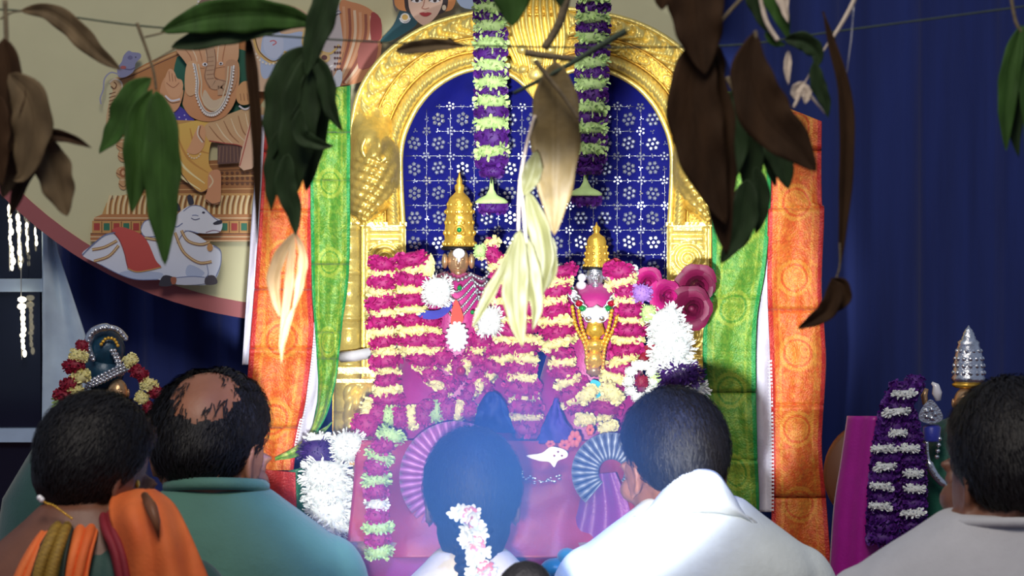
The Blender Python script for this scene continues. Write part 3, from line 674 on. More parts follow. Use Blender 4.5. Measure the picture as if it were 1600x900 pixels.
# ------------------------------------------------------------------ flowers
def cluster_mesh(nm, m, kind, seed, asp):       # flower cluster: half width 1, half depth .7, half height asp
    r = random.Random(seed); b = MB(); b.col = (.85, .85, .85, 1)
    def sup(z): return (1 - min(1, abs(z)) ** 3) ** (1 / 3)
    b.lathe((0, 0, 0), [(q * .86, z * asp * .86) for q, z in ((.15, -1), (.66, -.88), (.92, -.5), (1, 0), (.92, .5), (.66, .88), (.15, 1))], 16, .7)
    n, ln, w = {'ruffle': (150, .17, .125), 'spiky': (300, .26, .04), 'leafy': (130, .24, .085)}[kind]
    if asp < .6: n = int(n * .7)
    for q in range(n):
        a = 2 * PI * q * .618034 + r.uniform(-.2, .2); z = r.uniform(-.97, .97); rr = sup(z) * .86
        c = Vector((math.cos(a) * rr, math.sin(a) * rr * .7, z * asp * .86))
        nrm = (Vector((math.cos(a) * rr, math.sin(a) * rr * 1.3, z * .7)) + Vector((r.uniform(-.35, .35), r.uniform(-.35, .35), r.uniform(-.35, .35)))).normalized()
        tg = nrm.cross(Vector((r.uniform(-1, 1), r.uniform(-1, 1), r.uniform(-1, 1)))).normalized()
        l = ln * r.uniform(.7, 1.25); ww = w * r.uniform(.75, 1.3); up = nrm.cross(tg).normalized() * r.uniform(-.6, .6) * l
        k = r.uniform(.8, 1.16); b.col = (k, k, k, 1)
        i = b.vert(c - tg * ww * .4 - nrm * .03); b.vert(c + tg * ww * .4 - nrm * .03)
        b.vert(c + nrm * l * .55 - tg * ww + up * .3); b.vert(c + nrm * l * .55 + tg * ww + up * .3)
        b.vert(c + nrm * l - tg * ww * .6 + up); b.vert(c + nrm * l + tg * ww * .6 + up)
        b.f += [(i, i + 1, i + 3, i + 2), (i + 2, i + 3, i + 5, i + 4)]
    return mesh_of(nm, b, m, smooth=True)
CM = {}
for nm, m, kd in (('magenta', 'magenta', 'ruffle'), ('crimson', 'crimson', 'ruffle'), ('cream', 'cream', 'ruffle'), ('white', 'white_fl', 'spiky'), ('purple', 'purple', 'ruffle'),
                  ('violet', 'violet', 'spiky'), ('lime', 'lime', 'leafy'), ('pink', 'pink', 'leafy'), ('lilac', 'lilac', 'leafy'), ('whitesoft', 'white_fl', 'leafy')):
    CM[nm] = [(asp, [cluster_mesh(nm + '_flower_cluster', M[m], kd, 10 * len(CM) + s, asp) for s in range(3)]) for asp in (.36, .62, 1.0)]
PN = {'magenta': 'magenta_rose_cluster', 'crimson': 'crimson_rose_cluster', 'cream': 'cream_petal_cluster', 'white': 'white_chrysanthemum', 'purple': 'purple_flower_cluster',
      'violet': 'violet_chrysanthemum', 'lime': 'green_leaf_cluster', 'pink': 'pink_flower', 'lilac': 'lilac_flower', 'whitesoft': 'white_petal_cluster'}
def pick(kind, w, h):
    asp, ms = min(CM[kind], key=lambda q: abs(math.log(q[0] / max(.1, h / w)))); return R.choice(ms), (h / w) / asp
def blob(parent, kind, px, py, Y, w, h, ang=0, depth=.7):     # flower cluster, w x h pixels, turned by ang degrees in the plane
    s = S(Y) / 2.1 * w; me, kz = pick(kind, w, h)
    return inst(PN[kind], me, P(px, py, Y), (R.uniform(-.15, .15), rad(ang), R.uniform(-.3, .3) + (PI if R.random() < .5 else 0)), (s, s * depth / .7, s * kz), parent)
def garland(name, label, path, Y, width, pitch, kinds, group=None, fat=1.5, wob=1.0, hh=None):
    pts = catmull(path, 10); L = sum(math.dist(a, e) for a, e in zip(pts, pts[1:])); n = max(2, int(L / pitch)); pts = resample(pts, n + 1)
    lo = max(pts, key=lambda q: q[1]); t = thing(name, label, 'garland', P(lo[0], lo[1], Y + .01), group)
    b = MB(); b.tube([P(q[0], q[1], Y + .002) for q in pts], .004, 6); part('thread', b, M['string'], t)
    for q in range(n + 1):
        a = pts[max(0, q - 1)]; e = pts[min(n, q + 1)]; ang = math.degrees(math.atan2(e[0] - a[0], e[1] - a[1]))
        kd = kinds[q % len(kinds)]; w = width(q / n) if callable(width) else width
        blob(t, kd, pts[q][0] + R.uniform(-1, 1) * wob, pts[q][1], Y - (.004 if kd == 'magenta' else 0) + R.uniform(-.004, .004), w * R.uniform(.84, 1.16), pitch * fat * R.uniform(.85, 1.2) * (.86 if kd == 'cream' else 1.16 if kd == 'magenta' else 1), -ang + R.uniform(-13, 13))
    return t
MC = ['magenta', 'cream']
YG = 5.03
garland('rose_garland', 'magenta and cream garland on the outer shoulder of the taller idol, beside the pillar', [(596, 412), (596, 500), (603, 560), (606, 640)], YG, 52, 14.6, MC)
garland('rose_garland', 'magenta and cream garland curving over the chest of the taller idol, nearest the white pompom', [(643, 405), (641, 470), (646, 520), (658, 566), (694, 612)], YG - .01, 52, 14.8, MC)
garland('rose_garland', 'magenta and cream garland falling from the crown of the taller idol behind the pale leaves', [(762, 388), (790, 430), (792, 500), (784, 550), (766, 588), (732, 616)], YG - .01, 50, 15, ['cream', 'magenta'])
garland('rose_garland', 'short inner magenta and cream loop under the silver pendant of the taller idol', [(670, 500), (682, 545), (712, 578), (742, 555), (758, 515)], YG - .004, 42, 15, MC)
garland('rose_garland', 'straight magenta and cream garland hanging between the two idols', [(826, 450), (818, 530), (816, 600), (826, 668)], YG - .012, 60, 15.5, MC)
garland('rose_garland', 'magenta and cream garland in crescents on the shorter idol, side of the pale leaves', [(878, 424), (864, 470), (872, 530), (882, 585), (908, 640)], YG - .014, 58, 15.2, ['magenta', 'cream'])
garland('rose_garland', 'magenta and cream garland on the shorter idol, side of the white chrysanthemums', [(966, 424), (984, 490), (978, 540), (962, 590), (938, 650)], YG - .014, 56, 15.2, ['magenta', 'cream'])
garland('rose_garland', 'magenta, cream and green garland lying across the feet of the taller idol', [(572, 640), (610, 652), (650, 652), (700, 640), (752, 652)], YG - .03, 40, 17, ['cream', 'magenta', 'lime', 'magenta'])
PG = ['purple', 'lime']
def strand(label, x0, x1, ytop, greens, yend, tip):
    Y = 5.13; lo = P(x1, tip[1] + 16, Y); t = thing('hanging_garland', label, 'garland', lo, 'purple and green strands before the arch')
    fx = lambda y: lerp(x0, x1, clamp((y) / 330))
    b = MB(); b.tube([P(fx(-160), -160, Y), P(x0, 0, Y), P(fx(200), 200, Y), P(tip[0], tip[1] + 14, Y)], .003, 6); part('thread', b, M['string'], t)
    ys = sorted(greens)
    for q, y in enumerate(ys):
        blob(t, 'lime', fx(y), y, Y - .006, 56, 25, R.uniform(-5, 5))
        nx = ys[q + 1] if q + 1 < len(ys) else y + 26
        blob(t, 'purple', fx((y + nx) / 2), (y + nx) / 2, Y, 58, (nx - y) * .95, R.uniform(-5, 5))
    blob(t, 'purple', fx(ys[-1] + 34), ys[-1] + 32, Y, 44, 22)
    b = MB(); c = P(tip[0], tip[1], Y); s = S(Y)
    b.lathe((c.x, c.y, c.z - 18 * s), [(25 * s, 0), (26 * s, 3 * s), (20 * s, 8 * s), (9 * s, 13 * s), (4 * s, 22 * s), (2 * s, 40 * s)], 18, .7); part('green_tassel', b, M['lime'], t)
    blob(t, 'purple', tip[0] + 2, tip[1] + 24, Y, 50, 22)
strand('purple and pale green flower strand hanging over the taller idol', 766, 769, -20, [-52, -20, 12, 40, 67, 101, 128, 157, 192, 236], 262, (768, 300))
strand('purple and pale green flower strand hanging over the shorter idol', 928, 919, -20, [-36, -4, 28, 60, 97, 131, 168, 200, 232], 255, (915, 288))

def rose_mesh(seed):
    r = random.Random(seed); b = MB()
    b.col = (.8, .8, .8, 1); b.ell((0, -.3, 0), .2, .28, .2, nu=8, nv=10)
    for ring, (n, rr, hh, op) in enumerate(((3, .24, .72, .1), (4, .42, .66, .3), (5, .62, .54, .6), (5, .84, .4, .9), (6, 1.05, .22, 1.2))):
        for q in range(n):
            a0 = 2 * PI * (q + .37 * ring) / n; rows = []; k = r.uniform(.7, 1.15); b.col = (k, k, k, 1); hk = hh * r.uniform(.75, 1.3); rk = rr * r.uniform(.88, 1.12)
            for i in range(5):
                u = i / 4; row = []
                for j in range(6):
                    v = j / 5 - .5; a = a0 + v * 2 * PI / n * 1.5; rad_ = rk * (.35 + .65 * u ** .7) + .06 * op * u * u * math.cos(v * 6)
                    y = -hk * u * (1 - 1.5 * v * v) + (.16 * op * u ** 3)
                    row.append((math.cos(a) * rad_, y, math.sin(a) * rad_))
                rows.append(row)
            b.grid(rows)
    return b
RM = {k: [mesh_of(k + '_rose', rose_mesh(s), M[m]) for s in (1, 2)] for k, m in (('dark', 'rose'), ('magenta', 'magenta'), ('crimson', 'crimson'))}
def rose(label, kind, px, py, Y, r, group='large roses beside the shorter idol'):
    o = bpy.data.objects.new('rose', R.choice(RM[kind])); COL.objects.link(o); o.location = P(px, py, Y); s = r * S(Y); o.scale = (s, s, s)
    o.rotation_euler = (R.uniform(-.3, .3), R.uniform(0, 6.28), R.uniform(-.4, .4)); tag(o, label, 'flower', group); return o
rose('dark magenta rose touching the green silk, topmost on the white chrysanthemum garland', 'dark', 1088, 446, 5.06, 30)
rose('large dark magenta rose directly above the white chrysanthemum column', 'dark', 1078, 482, 5.02, 31)
rose('magenta rose between the lilac flower and the dark roses', 'magenta', 1040, 462, 5.02, 26)
rose('magenta rose next to the white petals behind the shorter idol', 'magenta', 1012, 440, 5.04, 22)
rose('crimson rose half under the shorter idol\'s right shoulder garland', 'crimson', 1008, 505, 5.04, 20)
rose('crimson rose left of the white chrysanthemum column, lower one', 'crimson', 1022, 562, 5.02, 22)
rose('small crimson rose peeping over the shorter idol\'s white petals', 'crimson', 962, 416, 5.06, 12)
def pompom(name, label, kind, px, py, Y, w, h, cat='flower', ang=0):
    s = S(Y) / 2.1 * w; me, kz = pick(kind, w, h)
    o = bpy.data.objects.new(name, me); COL.objects.link(o); o.location = P(px, py, Y)
    o.scale = (s, s, s * kz); o.rotation_euler = (0, rad(ang), 0); tag(o, label, cat); return o
pompom('white_flower', 'white pompom flower on the shoulder of the taller idol', 'white', 684, 456, 4.99, 50, 54)
pompom('white_flower', 'white pompom flower at the hand of the taller idol beside the narrow leaf', 'white', 764, 502, 4.99, 46, 52)
pompom('white_flower', 'fluffy white petals behind the shorter idol\'s crown base', 'whitesoft', 976, 426, 5.02, 44, 22, ang=-12)
pompom('white_flower', 'white petals between the pale leaf and the shorter idol', 'whitesoft', 868, 430, 5.05, 34, 34)
pompom('lilac_flower', 'lilac flower left of the magenta roses', 'lilac', 1003, 458, 5.0, 34, 32)
pompom('green_bud', 'bright green bud below the lilac flower', 'lime', 1013, 490, 4.99, 26, 32)
pompom('green_bud', 'green bud cluster beside the crown of the taller idol', 'lime', 750, 392, 5.0, 22, 24)
pompom('magenta_flower', 'magenta flower on top of the tall garland next to the taller crown', 'magenta', 768, 382, 5.03, 24, 26)
pompom('cream_flower', 'cream flower at the temple of the taller idol near the gold pillar side', 'cream', 668, 415, 5.02, 24, 42)
pompom('pink_flower', 'bright pink flower on the feet garland of the taller idol', 'magenta', 668, 634, 4.97, 24, 20)
pompom('rose_bunch', 'dark magenta bunch at the foot of the gold pillar', 'magenta', 572, 664, 4.99, 50, 44)
pompom('rose_bunch', 'magenta bunch left of the pink pleated fan', 'magenta', 600, 700, 4.97, 48, 34)
# column of white chrysanthemums, violets below
garland('chrysanthemum_garland', 'thick white chrysanthemum column ending in violet and white, beside the green silk',
        [(1040, 500), (1046, 520), (1050, 548), (1054, 572)], 5.0, 74, 22, ['white'], fat=1.9)
t = thing('flower_bunch', 'dark violet flower ball over white petals beneath the chrysanthemum column', 'flowers', P(1066, 620, 5.0))
blob(t, 'violet', 1062, 586, 4.99, 76, 46); blob(t, 'white', 1074, 610, 5.0, 70, 28)
t = thing('flower_bunch', 'silvery white small flowers around a dark red centre above the man in white', 'flowers', P(1000, 625, 4.99))
for q in range(10): blob(t, 'whitesoft', 1002 + 20 * math.cos(q * .63), 596 + 26 * math.sin(q * .63), 4.99, 20, 18)
blob(t, 'crimson', 1003, 596, 4.985, 22, 22); blob(t, 'lime', 1024, 592, 4.99, 18, 26)
# lower garland tails by the pillar foot
garland('chrysanthemum_garland', 'thick white chrysanthemum tail hanging beside the green hem', [(510, 742), (512, 770), (514, 800), (514, 826)], 4.93, 76, 24, ['white'], fat=1.9)
pompom('white_flower', 'white pompom flower above the white chrysanthemum tail', 'white', 544, 698, 4.94, 60, 56)
pompom('violet_flower', 'dark violet pompom flower left of the white pompom', 'violet', 495, 708, 4.95, 60, 50)
pompom('magenta_flower', 'magenta petals ending the white chrysanthemum tail', 'magenta', 520, 852, 4.93, 62, 34)
pompom('white_flower', 'few white petals above the violet pompom', 'whitesoft', 496, 684, 4.97, 44, 14, ang=-8)
garland('mixed_garland', 'slim tail of pale green, magenta and white flowers beside the white chrysanthemum tail',
        [(612, 680), (596, 706), (588, 735), (588, 780), (590, 820), (592, 862)], 4.80, 48, 18.5, ['lime', 'magenta', 'lime', 'magenta', 'lime', 'magenta', 'whitesoft', 'magenta'], fat=1.4)

# ------------------------------------------------------------------ altar platform and cloths
b = MB(); a = P(470, 870, 4.80); e = P(1128, 870, 4.80)
b.box(((a.x + e.x) / 2, 5.16, a.z / 2), (e.x - a.x) / 2, .34, a.z / 2)
b.c = [rgb((150, 44, 120))] * len(b.v); plat = single('altar_platform', b, M['cloth_vc'], 'low altar platform covered with purple pink cloth', 'platform', smooth=False)
b = MB(); 
for x0, x1 in ((500, 1120),):
    rows = [[P(lerp(x0, x1, j / 80), y, 4.84 - d) for j in range(81)] for y, d in ((846, .0), (848, .012), (858, .014), (870, .012), (872, .0))]
    b.grid(rows, [[rgb(mixc((196, 156, 96), (110, 80, 120), clamp(.5 + noise.noise(Vector((j * .21, i, 2)))))) for j in range(81)] for i in range(5)])
single('gold_border_strip', b, M['brocade'], 'tan and violet woven border along the platform edge', 'border')
# red silk spread before the idols
def hred(x, y, v): return .03 * math.sin(PI * v) + .006 * math.sin(x * .055 + y * .012) + .004 * noise.noise(Vector((x * .03, y * .03, 0))) + .0006 * (y - 680)
b = drape([(556, 688), (552, 760), (540, 872)], [(985, 690), (990, 760), (1000, 872)], 4.95, 50, 90, hred,
          lambda x, y, v: mixc((156, 24, 44), (172, 42, 72), clamp(.5 + noise.noise(Vector((x * .02, y * .02, 4))))))
red = thing('red_silk', 'red pink silk spread in front of the idols above the woven border', 'silk cloth', P(770, 872, 4.9))
solid(part('cloth', b, M['silk_vc'], red))
for (x, y, w) in ((826, 748, 26), (846, 752, 22), (866, 748, 18), (888, 782, 14), (812, 742, 14)):
    b = MB()
    for q in range(7): b.ell(P(x + R.uniform(-w, w) * .5, y + R.uniform(-5, 5), 4.872), R.uniform(2, 4) * S(4.9), .0015, R.uniform(1, 2.4) * S(4.9), nu=4, nv=6)
    part('silver_motif', b, M['silver'], red)
b = drape([(914, 742), (902, 800), (880, 872)], [(962, 738), (985, 800), (992, 872)], 4.85, 30, 24, lambda x, y, v: .012 * math.sin(PI * v) + .004 * math.sin(v * 14), lambda x, y, v: mixc((120, 40, 130), (150, 60, 160), v))
single('violet_silk', b, M['silk_vc'], 'violet silk panel under the silver pleated fan', 'silk cloth')
def pleated(name, label, cx, cy, r0, r1, a0, a1, n, Y, ca, cb, mt):
    b = MB(); rows = []; cols = []
    N = n * 4
    for i in range(N + 1):
        a = rad(lerp(a0, a1, i / N)); row = []; cr = []; z = abs((i / 4) % 1 - .5) * 2
        for j in range(7):
            v = j / 6; r = lerp(r0, r1, v)
            row.append(P(cx + math.cos(a) * r, cy + math.sin(a) * r, Y - (.004 + .018 * z) * (.35 + .65 * v) + .02 * v)); cr.append(rgb(mixc(ca, cb, z ** 1.5 * (.4 + .6 * abs(math.sin(v * 7))))))
        rows.append(row); cols.append(cr)
    b.grid(rows, cols); return solid(single(name, b, mt, label, 'fan'), .0015)
pleated('pleated_fan', 'round fan of dark slate pleats with silver lines beside the man in white', 955, 738, 20, 62, 130, 400, 22, 4.83, (34, 44, 80), (190, 200, 220), M['silk_vc'])
pleated('pleated_fan', 'round fan of pink violet pleats half hidden by the woman with jasmine', 712, 746, 34, 88, 100, 330, 26, 4.84, (150, 54, 130), (226, 150, 220), M['silk_vc'])
# folded blue and violet cloths between the garlands
def cone_cloth(label, apex, bl, br, Y, ca, cb, tip):
    b = MB(); rows = []; cols = []
    for i in range(14):
        u = i / 13; row = []; cr = []
        for j in range(22):
            v = j / 21; aw = tip + 5 * noise.noise(Vector((u * 4, apex[0], 0))); x = lerp(lerp(apex[0] - aw, bl[0], u ** .7), lerp(apex[0] + aw, br[0], u ** 1.3), v); y = lerp(apex[1] + 22 * (v - .45) ** 2 * 4, lerp(bl[1], br[1], v), u)
            row.append(P(x, y, Y - .022 * math.sin(PI * v) - .02 * noise.noise(Vector((u * 3, v * 4, apex[0]))))); cr.append(rgb(mixc(ca, cb, v)))
        rows.append(row); cols.append(cr)
    b.grid(rows, cols); return solid(single('folded_cloth', b, M['cloth_vc'], label, 'cloth'))
cone_cloth('deep blue folded cloth rising behind the head of the woman with jasmine', (772, 612), (738, 676), (806, 676), 4.98, (14, 30, 104), (22, 46, 124), 20)
cone_cloth('blue violet folded cloth between the garlands of the shorter idol', (870, 622), (838, 694), (910, 690), 4.93, (60, 40, 150), (96, 50, 170), 6)
# small white paper figure, orange petals, turquoise scrap
t = thing('paper_ornament', 'small white cut paper ornament on the red silk', 'ornament', P(858, 726, 4.86))
b = MB(); q = [(822, 712), (846, 708), (862, 698), (884, 704), (886, 714), (872, 720), (866, 730), (858, 722), (842, 720)]; q = catmull(q, 4, True)
b.prism([P(x, y, 4.848) for x, y in q], [P(x, y, 4.852) for x, y in q]); part('body', b, M['pearl'], t, False)
for x, y in ((872, 706), (866, 712), (878, 712)): b = MB(); b.ell(P(x, y, 4.846), .002, .001, .002, nu=5, nv=8); part('spot', b, M['gem_red'], t)
for (x, y, w, h, a) in ((898, 686, 22, 26, 20), (882, 696, 20, 18, -20), (922, 672, 14, 18, 10), (860, 694, 16, 12, 0)):
    b = MB(); 
    for r_ in range(6): b.ell(P(x + w * .3 * math.cos(r_ * 1.05), y + h * .3 * math.sin(r_ * 1.05), 4.9), w * .22 * S(4.9), .006, h * .26 * S(4.9), nu=5, nv=7)
    b.c = [rgb((236, 120, 84))] * len(b.v)
    single('orange_flower', b, M['cloth_vc'], 'orange flower head %s' % {898: 'right of the blue violet cloth, largest', 882: 'just above the white paper ornament', 922: 'under the lowest cream cluster, highest of the orange ones', 860: 'at the lower tip of the blue violet cloth'}[x], 'flower')
b = MB(); q = catmull([(924, 594), (938, 598), (940, 616), (930, 622), (922, 612)], 4, True); b.prism([P(x, y, 4.97) for x, y in q], [P(x, y, 4.976) for x, y in q]); b.c = [rgb((60, 190, 214))] * len(b.v)
single('turquoise_petal', b, M['cloth_vc'], 'turquoise petal on the garland of the shorter idol', 'petal', smooth=False)
for (x, y, w, h, a) in ((914, 656, 36, 24, 8), (950, 667, 36, 22, -20)): pompom('cream_flower', 'cream cluster at the very bottom of the shorter idol, %s' % ('nearer the blue violet cloth' if x < 930 else 'nearer the man in white'), 'cream', x, y, 4.95, w, h, ang=a)
pompom('cream_flower', 'cream wing shaped cluster below the turquoise petal, pillar side', 'cream', 918, 616, 4.96, 40, 26, ang=-40)
pompom('cream_flower', 'cream wing shaped cluster below the turquoise petal, chrysanthemum side', 'cream', 956, 614, 4.96, 46, 28, ang=45)

# ------------------------------------------------------------------ idols
def crown(parent, c, s, prof, m, gemrows=(), n=28):
    b = MB(); b.lathe(c, [(r * s, z * s) for r, z in prof], n, .85); o = part('crown', b, m, parent)
    for (z, r, cnt, gr) in gemrows:
        for q in range(cnt):
            a = PI + PI * (q + .5) / cnt; bb = MB(); bb.ell(Vector(c) + Vector((math.cos(a) * r * s, math.sin(a) * r * s * .85, z * s)), gr * s, gr * s * .7, gr * s, nu=5, nv=7)
            part('crown_boss', bb, m, o)
    return o
def face(parent, c, s, m):     # a small cast face looking at the camera, s = half height
    b = MB(); c = Vector(c)
    b.ell(c, .74 * s, .7 * s, s, nu=16, nv=22)
    b.ell(c + Vector((0, -.70 * s, -.1 * s)), .13 * s, .2 * s, .3 * s, nu=8, nv=8)
    for sx in (-1, 1):
        b.ell(c + Vector((sx * .3 * s, -.58 * s, .14 * s)), .17 * s, .1 * s, .09 * s, nu=6, nv=10)
        b.tube([c + Vector((sx * (.12 + .1 * k) * s, -(.66 - .03 * k) * s, (.30 + .05 * math.sin(k)) * s)) for k in range(4)], .035 * s, 6)
        b.ell(c + Vector((sx * .76 * s, 0, .0)), .1 * s, .2 * s, .3 * s, nu=6, nv=8)
    b.ell(c + Vector((0, -.60 * s, -.46 * s)), .24 * s, .1 * s, .08 * s, nu=6, nv=10); b.ell(c + Vector((0, -.5 * s, -.78 * s)), .26 * s, .2 * s, .18 * s, nu=6, nv=10)
    return part('face', b, m, parent)
def robe(parent, pts, Y, depth, c, name='robe'):   # rounded dressed body, (px centre, py, half width px)
    b = MB(); rows = []
    for (x, y, w) in pts:
        rows.append([P(x, y, Y) + Vector((math.cos(2 * PI * j / 28) * w * S(Y), math.sin(2 * PI * j / 28) * min(depth, w * S(Y)), .004 * math.sin(j * 3))) for j in range(28)])
    b0 = b.grid(rows, closeu=True); b.c = [rgb(c)] * len(b.v); return part(name, b, M['silk_vc'], parent)
Y1 = 5.14; s = S(Y1)
k1 = thing('crowned_idol', 'taller idol with tall gold crown set with a green stone and silver jewels', 'idol', P(716, 832, Y1))
robe(k1, [(716, 426, 20), (716, 436, 44), (714, 452, 62), (712, 500, 66), (712, 560, 84), (706, 640, 112), (700, 760, 126), (700, 832, 130)], Y1, .075, (182, 38, 128))
face(k1, P(716, 408, Y1 - .02), 23 * s, M['bronze'])
b = MB(); b.ell(P(717, 396, Y1 - .062), 10 * s, .004, 8 * s, nu=6, nv=10); b.ell(P(717, 404, Y1 - .064), 3 * s, .004, 6 * s, nu=6, nv=8); part('forehead_mark', b, M['pearl'], k1)
b = MB(); c = P(716, 388, Y1 - .01); b.lathe(c - Vector((0, 0, 3 * s)), [(24 * s, 0), (27 * s, 2 * s), (27 * s, 5 * s), (22 * s, 7 * s)], 24, .9); part('hair_band', b, M['hair'], k1)
cc = P(718, 386, Y1 - .01)
crown(k1, cc, s, [(22, 0), (25, 2), (26, 7), (23, 11), (23.5, 16), (23, 30), (21.5, 44), (20.5, 50), (23, 53), (23, 57), (20, 60), (19, 68), (16, 76), (9, 83), (6, 86), (7.5, 91), (7.5, 96), (4, 99), (5, 103), (2, 110), (.8, 117)], M['gold_rich'],
      ((5, 25, 9, 3.4), (22, 22.5, 6, 4.6), (38, 21, 6, 4), (55, 22, 8, 3), (66, 18, 6, 3.4)))
b = MB(); b.ell(cc + Vector((0, -20.5 * s, 27 * s)), 8 * s, .004, 8 * s, nu=6, nv=14); part('stone_setting', b, M['gold_rich'], k1)
b = MB(); b.ell(cc + Vector((0, -23.6 * s, 27 * s)), 4 * s, .004, 4 * s, nu=6, nv=10); part('green_stone', b, M['gem_green'], k1)
for sx in (-1, 1):
    b = MB(); b.ell(P(716 + sx * 21, 408, Y1 - .025), 5 * s, .012, 12 * s, nu=8, nv=10); part('ear_ornament', b, M['bronze'], k1)
def beads(name, parent, path, Y, r, m, gap=1.5):
    pts = catmull(path, 12); L = sum(math.dist(a, e) for a, e in zip(pts, pts[1:])); n = max(2, int(L / (r * gap)))
    b = MB()
    for q in resample(pts, n): b.ell(P(q[0], q[1], Y), r * S(Y), r * S(Y), r * S(Y), nu=5, nv=7)
    return part(name, b, m, parent)
beads('silver_collar', k1, [(698, 430), (716, 438), (734, 430)], 5.03, 3.4, M['silver'])
for q in range(7):
    beads('silver_chain', k1, [(736 + q * 3, 428 + q * 10), (752, 436 + q * 11), (764 - q * 3, 428 + q * 12)], 5.012 - .002 * q, 2.6, M['silver'])
for q in range(4):
    beads('silver_chain', k1, [(690 - q * 3, 432 + q * 6), (712, 456 + q * 14), (738 + q * 3, 436 + q * 9)], 5.016 - .002 * q, 2.2, M['silver'])
for (x, y, w, h) in ((714, 526, 16, 22),):
    b = MB(); b.ell(P(x, y, 5.0), w * S(5), .012, h * S(5), nu=8, nv=14); o = part('silver_pendant', b, M['pearl'], k1)
    for q in range(14):
        b = MB(); b.ell(P(x + w * math.cos(q * .45), y + h * math.sin(q * .45), 4.995), 3.4 * S(5), 2.6 * S(5), 2.6 * S(5), nu=5, nv=7); part('pearl', b, M['pearl'], o)
b = MB(); q = catmull([(704, 500), (712, 468), (724, 494), (720, 506), (708, 508)], 4, True); b.prism([P(x, y, 5.0) for x, y in q], [P(x, y, 5.006) for x, y in q]); b.c = [rgb((232, 70, 60))] * len(b.v); part('red_petal', b, M['cloth_vc'], k1, False)
b = MB(); q = catmull([(640, 476), (660, 484), (686, 484), (704, 470), (704, 484), (684, 498), (656, 496)], 4, True); b.prism([P(x, y, 5.005) for x, y in q], [P(x, y, 5.012) for x, y in q]); b.c = [rgb((46, 50, 160))] * len(b.v); part('blue_ribbon', b, M['cloth_vc'], k1, False)
for (x, y, r) in ((718, 450, 4), (738, 488, 3.4), (720, 580, 8)):
    b = MB(); b.ell(P(x, y, 4.99), r * S(5), r * S(5), r * S(5), nu=6, nv=8); part('gem', b, M['gem_green'] if r < 5 else M['gem_red'], k1)

Y2 = 5.12; s = S(Y2)
k2 = thing('crowned_idol', 'shorter idol with a bell shaped gold crown, pearl earrings and a gold jewelled chest', 'idol', P(930, 833, Y2))
robe(k2, [(930, 444, 18), (930, 456, 44), (930, 470, 60), (928, 540, 70), (924, 600, 84), (916, 680, 98), (912, 833, 100)], Y2, .07, (182, 38, 128))
face(k2, P(930, 432, Y2 - .02), 19 * s, M['silver'])
b = MB(); b.lathe(P(930, 421, Y2 - .01), [(20 * s, 0), (21 * s, 3 * s), (18 * s, 6 * s)], 22, .9); part('hair_band', b, M['hair'], k2)
crown(k2, P(932, 418, Y2 - .01), s, [(20, 0), (21, 3), (19, 6), (19.5, 12), (18, 15), (18.5, 22), (17, 25), (17, 32), (15, 35), (15, 42), (12, 48), (6, 52), (4, 55), (6, 59), (6, 62), (2, 66), (.8, 71)], M['gold_rich'],
      ((3, 20, 8, 2.6), (12, 19, 6, 3), (22, 18, 6, 2.8), (32, 16.5, 6, 2.6)))
for sx in (-1, 1):
    e = part('earring', (lambda bb: (bb.ell(P(930 + sx * 22 + 1, 434, Y2 - .03), 7 * s, .01, 7 * s, nu=6, nv=10), bb)[1])(MB()), M['pearl'], k2)
    b = MB(); b.ell(P(930 + sx * 23 + 1, 446, Y2 - .032), 8.5 * s, .012, 7 * s, nu=6, nv=10); part('pearl_drop', b, M['pearl'], e)
for sx in (-1, 1):
    for q in range(7):
        x, y = 930 + sx * (40 - q * 5), 452 + q * 7.5
        b = MB(); b.ell(P(x, y, 5.025 - .003 * q), 6 * s, .01, 5 * s, nu=6, nv=9); o = part('necklace_link', b, (M['gem_green'], M['pearl'], M['silver'], M['gem_red'])[q % 4], k2)
        b = MB(); b.tube([P(x + 7 * math.cos(a * PI / 6), y + 6 * math.sin(a * PI / 6), 5.026 - .003 * q) for a in range(13)], 1.6 * s, 5); part('link_rim', b, M['silver'], o)
    beads('gold_chain', k2, [(930 + sx * 36, 480), (930 + sx * 30, 510), (930 + sx * 16, 540), (930 + sx * 12, 575)], 5.005, 3.6, M['gold_rich'])
    beads('gold_chain', k2, [(930 + sx * 26, 486), (930 + sx * 20, 515), (930 + sx * 8, 545)], 5.005, 3.6, M['gold_rich'])
for (x, y, w, h, m) in ((932, 492, 20, 14, 'pearl'), (930, 516, 15, 14, 'gold_rich'), (930, 540, 18, 12, 'gold_rich'), (929, 562, 16, 14, 'gold_rich'), (928, 580, 12, 9, 'bronze')):
    b = MB(); b.ell(P(x, y, 5.012), w * s, .014, h * s, nu=8, nv=16, fun=lambda d: 1 + .12 * math.sin(9 * math.atan2(d.z, d.x))); part('chest_plaque', b, M[m], k2)

# --- dark idol with silver headpiece at the dim side
Y3 = 5.12; s = S(Y3)
k3 = thing('garlanded_idol', 'peacock blue idol with a silver crescent headpiece behind the woman in orange', 'idol', P(165, 900, Y3))
b = MB(); b.ell(P(166, 548, Y3), 30 * s, 26 * s, 34 * s, nu=12, nv=18); b.ell(P(160, 582, Y3), 34 * s, 26 * s, 30 * s, nu=12, nv=18); part('turban', b, M['teal_idol'], k3)
b = MB(); b.tube([P(x, y, Y3 - .03) for x, y in catmull([(146, 562), (138, 540), (144, 520), (164, 512), (184, 516), (197, 530)], 6)], [5 * s] * 8 + [7 * s] * 12 + [5 * s] * 11, 10); cr = part('silver_crescent', b, M['silver'], k3)
for q in catmull([(146, 562), (138, 540), (144, 520), (164, 512), (184, 516), (197, 530)], 3):
    b = MB(); b.ell(P(q[0], q[1], Y3 - .045), 3.4 * s, 3 * s, 3.4 * s, nu=5, nv=7); part('stud', b, M['silver'], cr)
